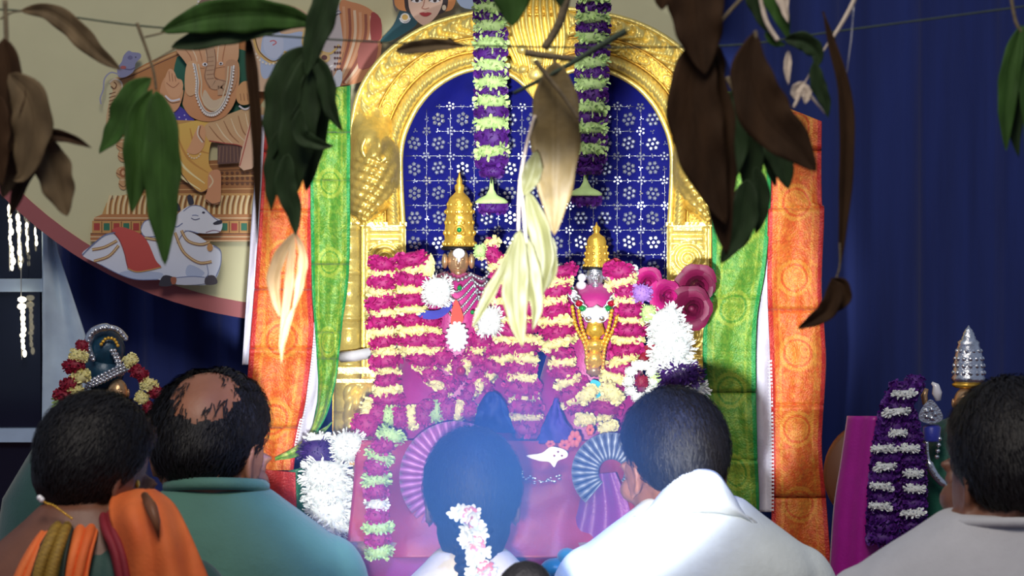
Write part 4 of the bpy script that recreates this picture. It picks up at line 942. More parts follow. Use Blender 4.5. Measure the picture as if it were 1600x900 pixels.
beads('inner_row', k3, [(158, 538), (166, 529), (178, 530), (184, 540)], Y3 - .04, 3, M['gold_rich'])
for dx in (0, 5, 10): beads('silver_band', k3, [(134 + dx * .3, 606 - dx * .8), (156, 598 - dx), (184, 584 - dx), (200, 578 - dx)], Y3 - .05, 3.6, M['silver'])
for dx in (0, 5): beads('silver_band', k3, [(174 + dx, 548), (182 + dx, 564), (186 + dx, 584)], Y3 - .045, 3.6, M['silver'])
face(k3, P(184, 614, Y3 - .02), 22 * s, M['bronze'])
robe(k3, [(150, 616, 30), (145, 650, 62), (120, 720, 80), (100, 780, 96), (95, 900, 110), (95, 1000, 115)], Y3, .09, (52, 92, 82))
YL = 5.03
t = thing('rose_garland', 'crimson and cream garland around the peacock blue idol', 'garland', P(80, 730, YL))
for (x, y, w, kd, a) in ((128, 541, 22, 'crimson', 0), (123, 556, 34, 'cream', 10), (115, 571, 40, 'crimson', 10), (125, 589, 38, 'cream', 20), (109, 600, 36, 'crimson', 10), (116, 611, 34, 'cream', 15), (103, 620, 44, 'crimson', 15), (99, 629, 38, 'lime', 5), (97, 641, 30, 'cream', 0), (85, 659, 28, 'crimson', 0), (80, 674, 20, 'cream', 0), (74, 692, 22, 'crimson', 0), (70, 712, 20, 'cream', 0), (68, 728, 18, 'crimson', 0),
                   (204, 563, 26, 'cream', -30), (217, 583, 34, 'crimson', -30), (233, 601, 32, 'cream', -25), (246, 615, 34, 'crimson', -25), (222, 622, 26, 'cream', -20), (236, 640, 32, 'crimson', -20)):
    blob(t, kd, x, y, YL, w, 24, a)

# --- silver crowned idol in the dim light on the other side
Y4 = 5.1; s = S(Y4)
k4 = thing('garlanded_idol', 'idol with a tall silver crown and green robe behind the man in grey white', 'idol', P(1500, 900, Y4))
crown(k4, P(1513, 598, Y4), s, [(22, 0), (26, 3), (27, 8), (25, 12), (24, 30), (21, 48), (17, 60), (18, 64), (12, 68), (11, 72), (9.5, 74), (9, 78), (7, 80), (6.5, 83), (4, 85), (.8, 90)], M['silver'],
      ((16, 24, 7, 4.2), (27, 23, 7, 4.2), (38, 21.5, 7, 4), (50, 19, 6, 3.8)))
b = MB(); b.lathe(P(1511, 606, Y4), [(18 * s, 0), (23 * s, 3 * s), (24 * s, 6 * s), (20 * s, 9 * s)], 24, .9); part('red_gold_band', b, M['gold_rich'], k4)
face(k4, P(1508, 630, Y4 - .01), 25 * s, M['bronze'])
robe(k4, [(1508, 654, 20), (1504, 668, 56), (1496, 700, 66), (1490, 780, 70), (1486, 900, 84), (1486, 1000, 90)], Y4, .08, (26, 96, 78))
b = MB(); q = catmull([(1454, 624), (1470, 642), (1472, 656), (1454, 662), (1437, 656), (1438, 642)], 5, True)
b.prism([P(x, y, 4.98) for x, y in q], [P(x, y, 4.995) for x, y in q]); o = part('spade_emblem', b, M['silver'], k4, False)
for q in range(5): b = MB(); b.ell(P(1454 + 7 * math.cos(q * 1.26), 647 + 7 * math.sin(q * 1.26), 4.977), 4 * s, 3 * s, 4 * s, nu=5, nv=7); part('boss', b, M['silver'], o)
b = MB(); b.tube([P(1446, 632, 5.0), P(1444, 618, 5.0), P(1448, 607, 5.0)], [4.5 * s, 5 * s, 3 * s], 8); part('raised_finger', b, M['bronze'], k4)
b = MB(); b.tube([P(1456, 598, 5.0), P(1462, 602, 5.0), P(1464, 614, 5.0), P(1466, 626, 5.0)], [2 * s, 5 * s, 8 * s, 4 * s], 8); part('white_bird_finial', b, M['pearl'], k4)
b = MB(); b.tube([P(x, y, 4.98) for x, y in catmull([(1448, 690), (1450, 716), (1460, 740), (1476, 758), (1484, 764)], 6)], [q * s for q in [3] * 8 + [6] * 10 + [4] * 7], 8); part('silver_curve', b, M['silver'], k4)
beads('blue_beads', k4, [(1468, 686), (1466, 700), (1464, 714)], 4.99, 4, M['silver'])
b = MB(); b.lathe(P(1456, 690, 5.0), [(12 * s, 0), (14 * s, 3 * s), (13 * s, 10 * s), (14 * s, 22 * s), (10 * s, 26 * s)], 16); b.c = [rgb((50, 60, 170))] * len(b.v); part('blue_sleeve', b, M['silk_vc'], k4)
YR = 4.97
t = thing('purple_garland', 'purple garland with thin white bands beside the silver crowned idol', 'garland', P(1400, 840, YR))
def twocol(path, n, w, wh):
    for q in resample(catmull(path, 8), n): blob(t, 'purple', q[0], q[1], YR, w, 26)
    for (x, y, ww) in wh: blob(t, 'whitesoft', x, y, YR - .022, ww, 13, R.uniform(-8, 8), .4)
twocol([(1414, 606), (1400, 640), (1388, 700), (1382, 760), (1378, 840)], 16, 56, [(1413, 615, 40), (1400, 643, 46), (1403, 676, 30), (1381, 701, 42), (1383, 729, 40), (1378, 760, 40), (1376, 791, 38)])
twocol([(1412, 650), (1424, 700), (1428, 760), (1426, 840)], 12, 46, [(1420, 701, 36), (1427, 740, 34), (1429, 764, 36), (1427, 802, 40)])
pompom('purple_flower', 'dark purple flower behind the raised finger of the silver crowned idol', 'purple', 1430, 598, 5.06, 34, 30)
b = drape([(1326, 650), (1316, 720), (1304, 800), (1296, 930)], [(1408, 650), (1402, 720), (1396, 800), (1392, 930)], 5.05, 40, 30, lambda x, y, v: .05 * math.sin(PI * clamp(v * .9)) + .004 * math.sin(v * 16), lambda x, y, v: (176, 18, 150))
solid(single('magenta_silk', b, M['silk_vc'], 'glossy magenta silk panel hanging beside the orange saree', 'silk cloth'), .004)
b = MB(); c = P(1352, 740, 5.19); b.lathe(c, [(.0, -.02), (62 * s, -.02), (66 * s, -.01), (66 * s, .01), (62 * s, .02), (.0, .02)], 36, 1.2, Matrix.Rotation(PI / 2, 3, 'X')); single('wooden_disc', b, M['wood'], 'brown round wooden board behind the magenta silk', 'board')
# ------------------------------------------------------------------ mango leaves and twigs strung across the front
def leaf(parent, path, Y, w, m, fold=.35, twist=0, wave=.06, shape=.42, dY=0, seed=None, curl=0):
    # path: midrib in pixels from stalk to tip, w: widest width in pixels; fold: V of the blade; dY: tip nearer (-) or farther (+) than the stalk
    sd = R.random() * 50 if seed is None else seed
    n = 30; pts = resample(catmull(path, 8), n + 1); s = S(Y); rows = []
    for i, p in enumerate(pts):
        t = i / n; a = pts[max(0, i - 1)]; e = pts[min(n, i + 1)]
        y = Y + dY * t + curl * math.sin(PI * t)
        c = P(p[0], p[1], y); tg = (P(e[0], e[1], y) - P(a[0], a[1], y)).normalized()
        lat = tg.cross(Vector((0, 1, 0))).normalized(); nrm = Vector((0, -1, 0))
        tw = twist * (.4 + t); l2 = lat * math.cos(tw) + nrm * math.sin(tw); n2 = nrm * math.cos(tw) - lat * math.sin(tw)
        tt = t ** (math.log(.5) / math.log(shape)) if 0 < t < 1 else t
        hw = w * s / 2 * (max(0, math.sin(PI * tt)) ** .75 + .03 * (1 - t))
        row = []
        for j in range(-4, 5):
            v = j / 4
            wv = wave * w * s * math.sin(t * 19 + sd + (2 if v > 0 else 0)) * abs(v) ** 2 * math.sin(PI * t)
            row.append(c + l2 * (v * hw * (1 + .05 * math.sin(t * 23 + sd + 3 * v))) + n2 * (abs(v) * hw * fold + wv - (.0011 if j == 0 else 0)))
        rows.append(row)
    b = MB(); b.grid(rows); o = part('leaf', b, m, parent)
    o.modifiers.new('thick', 'SOLIDIFY').thickness = .0007
    b = MB(); b.tube([r[4] + Vector((0, -.0006, 0)) for r in rows[:-2]], [lerp(.0014, .0004, i / n) for i in range(n - 1)], 5, cap=False)
    part('midrib', b, m, o)
    return o
def stem(parent, path, Y, r, m='twig', name='stalk', r1=None, dY=0):
    pts = catmull(path, 6); b = MB(); n = len(pts)
    b.tube([P(p[0], p[1], Y + dY * i / n) for i, p in enumerate(pts)], [lerp(r, r1 if r1 else r, i / n) * S(Y) for i in range(n)], 7); return part(name, b, M[m], parent)
def sprig(label, low, Y, name='leaf_sprig', group='mango leaves strung before the altar', cat='leaves'):
    return thing(name, label, cat, P(low[0], low[1], Y), group)
YT = 3.0
# the string itself
t = thing('leaf_string', 'dark green string stretched across the front that carries the leaves', 'string', P(560, 60, YT))
b = MB(); b.tube([P(x, y, YT) for x, y in catmull([(-700, -10), (-260, 8), (0, 15), (80, 22), (215, 40), (400, 54), (560, 64), (700, 70), (900, 74), (1140, 71), (1300, 50), (1600, 10), (1800, -20), (2300, -80)], 6)], .0011, 6); part('string', b, M['string'], t)
G = M['leafgreen']; DK = M['leafdark']; BN = M['leafbrown']; UM = M['leafumber']; PL = M['leafpale']; SW = M['leafstraw']
# A dark bunch at the picture edge
a = sprig('dark brown leaf bunch at the left picture edge below the string end', (60, 340), 2.75)
stem(a, [(8, 0), (10, 60), (12, 130)], 2.75, 4)
leaf(a, [(6, 60), (14, 120), (8, 200), (-14, 300)], 2.74, 62, UM, twist=.3)
leaf(a, [(12, 110), (22, 180), (20, 240), (4, 310)], 2.76, 66, BN, twist=-.2)
leaf(a, [(14, 116), (44, 150), (52, 200), (38, 270), (20, 282)], 2.73, 62, BN, fold=.25)
leaf(a, [(24, 130), (52, 220), (40, 280), (14, 342)], 2.77, 48, UM, twist=.5)
leaf(a, [(40, 190), (66, 206), (110, 216), (143, 231)], 2.74, 19, UM, fold=.6)
leaf(a, [(52, 210), (76, 240), (92, 290), (105, 338)], 2.75, 56, BN, fold=.3, shape=.5)
leaf(a, [(0, 150), (-4, 220), (4, 290)], 2.72, 40, UM)
# B
a = sprig('single long brown leaf arching from the string beside the dark bunch', (188, 108), 2.9)
stem(a, [(0, 30), (18, 20), (36, 17)], 2.9, 1.6)
leaf(a, [(32, 17), (74, 18), (110, 40), (150, 80), (190, 110)], 2.9, 34, BN, fold=.25, wave=.12, shape=.48)
# C
a = sprig('green sprig of three hanging leaves in front of the painted throne', (258, 414), 2.95)
stem(a, [(214, 36), (222, 58), (232, 86), (240, 112), (244, 140)], 2.95, 3, r1=2)
leaf(a, [(236, 122), (208, 150), (186, 200), (155, 240)], 2.95, 46, G, twist=.35, shape=.45)
leaf(a, [(238, 140), (218, 180), (214, 260), (206, 332)], 2.94, 46, G, twist=-.25, shape=.48)
leaf(a, [(244, 142), (252, 200), (254, 290), (258, 415)], 2.93, 60, G, fold=.3, shape=.40)
# D
a = sprig('broad dark green leaf lying level along the string above the painted bull', (380, 76), 2.92)
stem(a, [(226, 58), (244, 54), (258, 50)], 2.92, 1.6); stem(a, [(240, 96), (260, 84), (274, 76)], 2.92, 1.6)
leaf(a, [(252, 50), (310, 30), (380, 22), (450, 26), (498, 40)], 2.92, 56, G, fold=.2, twist=.25, shape=.5)
leaf(a, [(268, 74), (330, 58), (400, 46), (480, 36)], 2.93, 38, DK, fold=.2, twist=-.3, shape=.42)
# E
a = sprig('thin brown folded leaf hanging straight between the green sprigs', (402, 380), 2.94)
leaf(a, [(388, 56), (396, 130), (402, 220), (402, 380)], 2.94, 19, UM, fold=.8, shape=.28)
# F
a = sprig('dense dark green leaf bunch hanging over the orange saree', (460, 370), 2.9)
stem(a, [(514, -40), (500, 40), (480, 90)], 2.9, 5)
leaf(a, [(520, -60), (508, 10), (490, 70), (478, 120)], 2.88, 44, DK, fold=.3, shape=.45)
leaf(a, [(484, 74), (456, 110), (440, 170), (424, 250)], 2.9, 58, DK, twist=.3)
leaf(a, [(482, 90), (470, 160), (462, 240), (452, 320)], 2.89, 62, DK, fold=.3)
leaf(a, [(486, 90), (490, 160), (486, 230), (478, 300)], 2.91, 48, DK, twist=-.3)
leaf(a, [(488, 84), (508, 120), (518, 170), (536, 206)], 2.88, 30, DK, twist=.3)
leaf(a, [(470, 170), (470, 210), (500, 226), (522, 228)], 2.87, 26, DK, fold=.4)
leaf(a, [(450, 240), (446, 290), (458, 330), (462, 368)], 2.88, 34, DK, twist=-.2)
leaf(a, [(440, 200), (428, 260), (424, 330)], 2.9, 30, DK, twist=.3)
# G
a = sprig('pale straw coloured curled leaves in front of the orange saree', (440, 566), 2.92)
leaf(a, [(462, 362), (440, 396), (428, 440), (438, 496)], 2.92, 22, SW, shape=.5, twist=.2)
leaf(a, [(462, 364), (474, 400), (468, 450), (458, 488)], 2.91, 17, SW, twist=.4, shape=.5)
leaf(a, [(460, 366), (454, 410), (452, 440), (444, 500), (436, 548)], 2.94, 14, SW, shape=.4)
leaf(a, [(462, 476), (452, 500), (442, 540), (440, 568)], 2.92, 9, SW, twist=.3, shape=.4)
stem(a, [(462, 340), (463, 352), (462, 366)], 2.92, 1.6)
# H
a = sprig('small shrivelled brown leaf lying along the string before the arch', (660, 92), 2.98)
leaf(a, [(618, 80), (650, 74), (690, 70), (730, 72)], 2.98, 22, BN, fold=.5, shape=.4)
leaf(a, [(712, 74), (706, 66), (700, 58)], 2.98, 9, UM, shape=.5)
# I: crossed twigs with hanging leaf
a = sprig('crossed bare twigs on the string in front of the keystone', (860, 150), 2.97, 'twigs', cat='twigs')
stem(a, [(978, 48), (940, 70), (880, 106), (802, 146)], 2.95, 5.5, 'string', 'twig', 3); stem(a, [(820, 82), (860, 88), (900, 92)], 2.97, 6, 'twig', 'twig', 4.5)
stem(a, [(836, 94), (856, 120), (880, 150), (904, 186)], 2.93, 4.2, 'twig', 'twig', 2.6); stem(a, [(892, -40), (876, 30), (850, 76)], 2.97, 8, 'twig', 'twig', 6)
a = sprig('large hanging leaf fading from brown to pale below the crossed twigs', (866, 366), 2.95)
stem(a, [(866, 92), (868, 112)], 2.96, 3)
leaf(a, [(868, 96), (868, 170), (868, 250), (866, 368)], 2.95, 76, mat('fading_leaf', (100, 84, 48), .6, 0, .3, 30, .2, 120), fold=.22, shape=.40)
a = sprig('cluster of pale olive leaves on a long stalk in front of the idols', (815, 542), 2.94)
stem(a, [(836, 180), (822, 230), (812, 290), (810, 360)], 2.94, 3, 'palestick', r1=2); stem(a, [(812, 280), (818, 330), (822, 380)], 2.94, 2.2, 'palestick')
leaf(a, [(838, 236), (832, 268), (818, 306)], 2.93, 30, PL, shape=.5)
leaf(a, [(824, 300), (846, 370), (850, 420), (838, 480)], 2.95, 36, PL, twist=.3)
leaf(a, [(812, 360), (806, 420), (806, 480), (816, 542)], 2.93, 42, PL, fold=.25, shape=.45)
leaf(a, [(820, 370), (830, 430), (838, 480), (832, 516)], 2.94, 30, PL, twist=-.3)
leaf(a, [(826, 310), (838, 350), (862, 410), (856, 452)], 2.96, 36, PL, twist=.4)
leaf(a, [(802, 372), (786, 420), (760, 470), (738, 512)], 2.92, 19, PL, fold=.5, twist=.3, shape=.6)
# J
a = sprig('blurred green leaf tip hanging from the top edge beside the purple strand', (800, 40), 2.6)
leaf(a, [(790, -120), (796, -40), (800, 0), (800, 42)], 2.6, 62, G, shape=.6)
leaf(a, [(870, -100), (872, -40), (876, 12)], 2.62, 32, DK, shape=.6)
# K
a = sprig('dark umber drooping leaf bunch hiding the right shoulder of the arch', (1120, 400), 2.6)
stem(a, [(1076, -60), (1084, 40), (1098, 110)], 2.6, 8, 'twig')
leaf(a, [(1070, -80), (1084, -10), (1092, 50), (1102, 116)], 2.58, 84, UM, fold=.3, shape=.45)
leaf(a, [(1094, 96), (1070, 150), (1056, 200), (1052, 226)], 2.6, 26, UM, twist=.4)
leaf(a, [(1094, 60), (1082, 150), (1098, 250), (1134, 350)], 2.59, 84, UM, fold=.35, shape=.42)
leaf(a, [(1100, 70), (1112, 170), (1122, 270), (1136, 400)], 2.6, 70, UM, twist=.3, shape=.4)
leaf(a, [(1108, 60), (1120, 100), (1122, 150)], 2.62, 26, UM)
leaf(a, [(1030, -60), (1034, -20), (1034, 16)], 2.62, 30, UM, shape=.6)
stem(a, [(1110, 60), (1130, 30), (1166, -10)], 2.6, 3)
# L
a = sprig('wide umber leaf bending across the top of the right orange saree', (1270, 266), 2.55)
stem(a, [(1180, 48), (1182, 60)], 2.55, 3)
leaf(a, [(1180, 50), (1172, 110), (1196, 180), (1240, 226), (1276, 268)], 2.55, 80, UM, fold=.25, shape=.5)
# M
a = sprig('green leaf bunch hanging over the right green saree', (1150, 412), 2.85)
stem(a, [(1136, 120), (1150, 150), (1158, 180)], 2.85, 4)
leaf(a, [(1150, 140), (1138, 180), (1150, 230), (1140, 290)], 2.85, 42, DK)
leaf(a, [(1156, 150), (1176, 200), (1176, 250), (1166, 320)], 2.86, 44, DK, twist=.3)
leaf(a, [(1160, 160), (1200, 200), (1220, 250), (1232, 296)], 2.84, 44, DK, shape=.55)
leaf(a, [(1168, 280), (1164, 320), (1156, 360), (1126, 412)], 2.84, 46, DK, twist=.2)
leaf(a, [(1180, 260), (1190, 300), (1188, 340), (1180, 366)], 2.85, 26, DK)
leaf(a, [(1140, 150), (1124, 180), (1132, 220)], 2.86, 24, DK)
leaf(a, [(1196, 230), (1206, 270), (1212, 292)], 2.86, 18, DK)
# N
a = sprig('green leaves with a dried tip hanging before the navy curtain, above the orange saree', (1290, 182), 2.8)
stem(a, [(1184, -30), (1196, 30), (1216, 64)], 2.8, 4, 'palestick')
leaf(a, [(1196, -60), (1206, -10), (1222, 30), (1232, 62)], 2.8, 34, G)
leaf(a, [(1168, -60), (1176, -10), (1190, 30), (1200, 52)], 2.82, 26, DK, twist=.3)
leaf(a, [(1212, -50), (1224, 0), (1232, 36)], 2.79, 22, M['palestick'], twist=.5)
leaf(a, [(1226, 62), (1256, 64), (1278, 84), (1274, 108)], 2.8, 30, DK, twist=.3)
leaf(a, [(1272, 96), (1278, 130), (1290, 160), (1294, 184)], 2.8, 24, DK, twist=.2)
leaf(a, [(1232, 80), (1230, 110), (1232, 132)], 2.81, 12, M['palestick'], fold=.6)
leaf(a, [(1196, 50), (1210, 66), (1228, 70)], 2.81, 14, G)
a = sprig('dried pale flower remnant dangling above the orange saree tip', (1260, 180), 2.82, 'dried_flower', cat='flower')
stem(a, [(1266, 114), (1256, 132)], 2.82, 1.4, 'palestick'); stem(a, [(1256, 134), (1270, 154), (1290, 178)], 2.82, 3, 'palestick', r1=1.4); stem(a, [(1252, 140), (1246, 156), (1240, 168)], 2.82, 4, 'palestick', r1=2)
leaf(a, [(1256, 128), (1244, 142), (1246, 158)], 2.82, 18, M['palestick'], shape=.5); leaf(a, [(1256, 130), (1260, 146), (1258, 162)], 2.82, 16, M['palestick'], shape=.5)
# O
a = sprig('peeled pale stick with a pointed end leaning before the navy curtain', (1284, 88), 2.85, 'peeled_stick', cat='stick')
stem(a, [(1350, -40), (1330, 10), (1302, 58), (1294, 68), (1281, 88)], 2.85, 4.5, 'palestick', 'stick', 1); stem(a, [(1301, 58), (1299, 63)], 2.848, 6, 'string', 'tie')
a = sprig('very long narrow brown leaf hanging before the navy curtain', (1310, 430), 2.83)
leaf(a, [(1286, 18), (1300, 70), (1320, 150), (1322, 260), (1312, 420)], 2.83, 24, UM, fold=.5, shape=.5)
a = sprig('curled brown leaf overlapping the edge of the right orange saree', (1250, 514), 2.8)
leaf(a, [(1300, 436), (1302, 460), (1288, 488), (1246, 514)], 2.8, 30, UM, fold=.4, shape=.4); leaf(a, [(1298, 436), (1318, 444), (1322, 470), (1300, 490)], 2.81, 18, UM, twist=.4)
stem(a, [(1312, 380), (1312, 415), (1306, 436)], 2.81, 1.6)
b = MB(); b.tube([P(1334, 10, 2.86), P(1330, 60, 2.86), P(1322, 122, 2.86)], .0005, 5); single('white_thread', b, M['thread'], 'fine white thread dangling from the peeled stick', 'thread')
# P
a = sprig('green leaf bunch at the right picture edge', (1590, 248), 2.8)
stem(a, [(1576, -30), (1586, 30), (1596, 50)], 2.8, 3)
leaf(a, [(1596, 40), (1580, 100), (1572, 170), (1572, 236)], 2.8, 34, G); leaf(a, [(1598, 44), (1590, 120), (1586, 200), (1592, 246)], 2.81, 34, DK, twist=.2); leaf(a, [(1600, 40), (1606, 120), (1610, 200), (1602, 250)], 2.8, 34, G)
# ------------------------------------------------------------------ people seated before the altar, seen from behind
def rings(b, rr, n=26, wob=0, seed=0):       # (centre, half width, half depth)
    rows = []
    for i, (c, w, d) in enumerate(rr):
        c = Vector(c); row = []
        for j in range(n):
            a = 2 * PI * j / n; k = 1 + wob * noise.noise(Vector((math.cos(a) * 2.2, math.sin(a) * 2.2 + seed, c.z * 16)))
            row.append(c + Vector((math.copysign(abs(math.cos(a)) ** .8, math.cos(a)) * w * k, math.copysign(abs(math.sin(a)) ** .8, math.sin(a)) * d * k, 0)))
        rows.append(row)
    i0 = b.grid(rows, closeu=True); b.cap([i0 + k for k in range(n)][::-1]); b.cap([i0 + (len(rr) - 1) * n + k for k in range(n)])
def remesh(o, vox, smooth=4):
    m = o.modifiers.new('join', 'REMESH'); m.mode = 'VOXEL'; m.voxel_size = vox; m.use_smooth_shade = True
    m = o.modifiers.new('soften', 'SMOOTH'); m.factor = .5; m.iterations = smooth
def hairline(d, low=-.78, ear=-.30, front=.62):
    y = d.y
    if y < -.3: zl = low
    elif y < .1: zl = lerp(low, ear, (y + .3) / .4)
    elif y < .5: zl = lerp(ear, front - .25, (y - .1) / .4)
    else: zl = lerp(front - .25, front, (y - .5) / .5)
    return d.z - zl
def person(name, label, H, hs, yaw, pitch, roll, SC_, sw, skin, top, hairspec, sleeve=.6, lower=(70, 60, 70), wob=.03, lean=.06, topname='shirt', neck_r=.052, topcut=0):
    """H head centre, SC_ point between the shoulders (world), sw half shoulder width"""
    H = Vector(H); SC_ = Vector(SC_)
    Rm = (Matrix.Rotation(yaw, 3, 'Z') @ Matrix.Rotation(pitch, 3, 'X') @ Matrix.Rotation(roll, 3, 'Y'))
    hl = lambda x, y, z: H + Rm @ (Vector((x, y, z)) * hs)
    pel = Vector((SC_.x, SC_.y - lean - .05, .13))
    t = thing(name, label, 'person', (SC_.x, SC_.y, 0))
    b = MB()
    E = lambda p, r, nu=12, nv=16: b.ell(hl(*p), r[0] * hs, r[1] * hs, r[2] * hs, Rm, nu, nv)
    E((0, -.012, .02), (.073, .093, .088), 20, 26); E((0, .028, -.045), (.056, .064, .066)); E((0, .062, -.092), (.026, .022, .022)); E((0, .088, .012), (.052, .014, .013))
    E((0, .092, -.024), (.010, .016, .026), 8, 10); E((0, .100, -.038), (.014, .012, .010), 8, 10)
    for sx in (-1, 1):
        E((sx * .032, .084, -.006), (.016, .010, .010), 8, 10); E((sx * .044, .064, -.032), (.022, .024, .022), 8, 10)
        E((sx * .074, -.004, -.022), (.009, .021, .030), 10, 12)
        b.tube([hl(sx * (.080 + .003 * math.cos(a)), -.006 - .020 * math.cos(a), -.020 + .031 * math.sin(a)) for a in [k * PI / 6 - 1.4 for k in range(11)]], .0052 * hs, 7)
        b.ell(hl(sx * .078, .006, -.050), .006 * hs, .008 * hs, .009 * hs, Rm, 6, 8)
    E((0, .083, -.061), (.021, .010, .006), 8, 10); E((0, .081, -.071), (.018, .010, .006), 8, 10)
    nb = SC_ + Vector((0, 0, .035))
    mid = (hl(0, -.02, -.05) + nb) / 2 + Vector((0, -.01, 0))
    b.tube([hl(0, -.012, -.01), hl(0, -.022, -.06), mid, nb, nb - Vector((0, 0, .06))], [neck_r * hs * 1.0, neck_r * hs, neck_r * hs, neck_r * hs * 1.02, neck_r * hs * .95], 18)
    def torso(bb, g, wob=0, cut=0):
        z = lambda h: SC_ + Vector((0, -lean * min(0, h) * -.6, h))
        q = [(pel, .155, .11), (pel.lerp(SC_, .2), .155, .115), (pel.lerp(SC_, .42), .15, .11), (z(-.22), sw * .86, .112), (z(-.16), sw * .92, .112), (z(-.11), sw * .92, .105), (z(-.07), sw * .90, .100), (z(-.04), sw * .79, .092), (z(-.015), sw * .63, .082), (z(.01), sw * .46, .070), (z(.035), sw * .31, .056)]
        if cut: q = [k for k in q if k[0].z < SC_.z - cut]
        rings(bb, [(c, w + g, d + g) for c, w, d in q], 30, wob, H.x * 9)
        for sx in (-1, 1): bb.ell(SC_ + Vector((sx * sw * .84, .0, -.14)), .05 + g, .058 + g, .09 + g, None, 10, 14)
    torso(b, 0)
    arms = []
    for sx in (-1, 1):
        sh = SC_ + Vector((sx * sw * .88, .0, -.14)); el = SC_ + Vector((sx * (sw + .035), .08, -.36)); wr = SC_ + Vector((sx * .05, .27, -.20)); arms.append((sx, sh, el, wr))
        b.tube([sh, sh.lerp(el, .5), el, el.lerp(wr, .45), wr], [.050, .045, .037, .036, .025], 12)
        pm = wr + Vector((-sx * .028, .025, .06)); b.ell(pm, .013, .038, .048, None, 8, 12)
        for k, (fy, fl) in enumerate(((-.027, .070), (-.009, .080), (.009, .076), (.026, .060))):
            b.tube([pm + Vector((0, fy, .03)), pm + Vector((0, fy * 1.05, .03 + fl * .5)), pm + Vector((sx * .004, fy * 1.05, .03 + fl))], [.0088, .0082, .0066], 8)
        b.tube([pm + Vector((0, -.032, -.015)), pm + Vector((sx * .012, -.052, .01)), pm + Vector((sx * .008, -.052, .04))], [.0105, .0095, .0075], 8)
        hip = pel + Vector((sx * .09, .03, -.02)); kn = pel + Vector((sx * .21, .34, -.03)); an = pel + Vector((-sx * .10, .34, -.08))
        b.tube([hip, hip.lerp(kn, .5), kn, kn.lerp(an, .5), an], [.078, .07, .055, .046, .034], 12); b.ell(an + Vector((-sx * .05, .02, 0)), .09, .04, .035, None, 8, 12)
    body = part('body', b, skin, t); remesh(body, .0052, 5)
    # clothing
    b = MB(); torso(b, .012, wob, topcut)
    for sx, sh, el, wr in arms:
        e2 = sh.lerp(el, min(1, sleeve * 1.6)); pts = [sh + Vector((-sx * .02, 0, .01)), sh.lerp(e2, .5), e2]; rr = [.064, .060, .058]
        if sleeve > .7: pts.append(el.lerp(wr, .8)); rr.append(.045)
        b.tube(pts, rr, 14)
    o = part(topname, b, top, t); remesh(o, .0075, 14)
    b = MB(); b.c = []
    rings(b, [(pel + Vector((0, 0, -.12)), .19, .14), (pel, .178, .135), (pel + Vector((0, 0, .06)), .17, .127)], 28)
    for sx in (-1, 1):
        hip = pel + Vector((sx * .09, .03, -.02)); kn = pel + Vector((sx * .21, .34, -.03)); an = pel + Vector((-sx * .06, .34, -.07)); b.tube([hip, hip.lerp(kn, .5), kn, kn.lerp(an, .5), an], [.092, .084, .068, .058, .05], 12)
    o = part('lower_garment', b, mat(name + '_lower_cloth', lower, .8, 0, .1, 30, .2, 100), t); remesh(o, .010, 2)
    # hair: a shell over the skull plus loose strands
    hf = hairspec.get('line', hairline); bw = hairspec.get('baldw'); hairspec['bald'] = (Rm.inverted() @ Vector(bw[0]), bw[1]) if bw else None; th = hairspec.get('thick', .012); bald = hairspec.get('bald'); full = hairspec.get('full', (1, 1, 1))
    def margin(d):
        m = hf(d)
        if bald: m = min(m, .45 * ((d - Vector(bald[0]).normalized()).length - bald[1] + .16 * noise.noise(d * 5)))
        return m
    C0 = Vector((0, -.012, .02)); rx, ry, rz = .073, .093, .088
    def surf(d, extra=0):
        m = margin(d); k = sstep(-.02, .22, m)
        e = th * k + extra + .0022 * noise.noise(d * 13) * k
        return hl(*(C0 + Vector((d.x * (rx * full[0] + e), d.y * (ry * full[1] + e), d.z * (rz * full[2] + e)))))
    b = MB(); nu, nv = 44, 64; idx = {}
    for i in range(nu + 1):
        for j in range(nv):
            a, ph = PI * i / nu, 2 * PI * j / nv; d = Vector((math.sin(a) * math.cos(ph), math.sin(a) * math.sin(ph), math.cos(a)))
            if margin(d) > -.06: idx[i, j] = b.vert(surf(d, -.001))
    for i in range(nu):
        for j in range(nv):
            q = [(i, j), (i, (j + 1) % nv), (i + 1, (j + 1) % nv), (i + 1, j)]
            if all(k in idx for k in q): b.f.append(tuple(idx[k] for k in q))
    for e in hairspec.get('blobs', ()):
        b.ell(hl(*e[0]), e[1][0] * hs, e[1][1] * hs, e[1][2] * hs, Rm, 16, 24, lambda d: 1 + .02 * math.sin(d.z * 40 + d.x * 9))
    ho = part('hair', b, M['hair'], t)
    b = MB(); r = random.Random(int(abs(H.x) * 1000)); cnt = 0
    while cnt < hairspec.get('strands', 2600):
        d = Vector((r.gauss(0, 1), r.gauss(0, 1), r.gauss(0, 1))).normalized()
        m = margin(d)
        if m < -.02 + r.random() * .05 and not (bald and m > -.14 and hf(d) > .2 and r.random() < .25): continue
        flow = hairspec.get('flow', Vector((0, -.25, -1))); tg = (flow - d * flow.dot(d)); tg = tg.normalized() if tg.length > .05 else Vector((1, 0, 0))
        tg = (tg + Vector((r.gauss(0, .25), r.gauss(0, .25), r.gauss(0, .25)))).normalized(); side = d.cross(tg).normalized(); ln = r.uniform(.12, .3); w = .0009
        p0 = surf(d, -.001); d1 = (d + tg * ln * .5).normalized(); d2 = (d + tg * ln).normalized()
        if margin(d2) < -.16: continue
        p1 = surf(d1, .0022); p2 = surf(d2, .001 + r.random() * .0035); sd = (Rm @ side) * w * hs
        i = b.vert(p0 - sd); b.vert(p0 + sd); b.vert(p1 - sd); b.vert(p1 + sd); b.vert(p2 - sd * .3); b.vert(p2 + sd * .3)
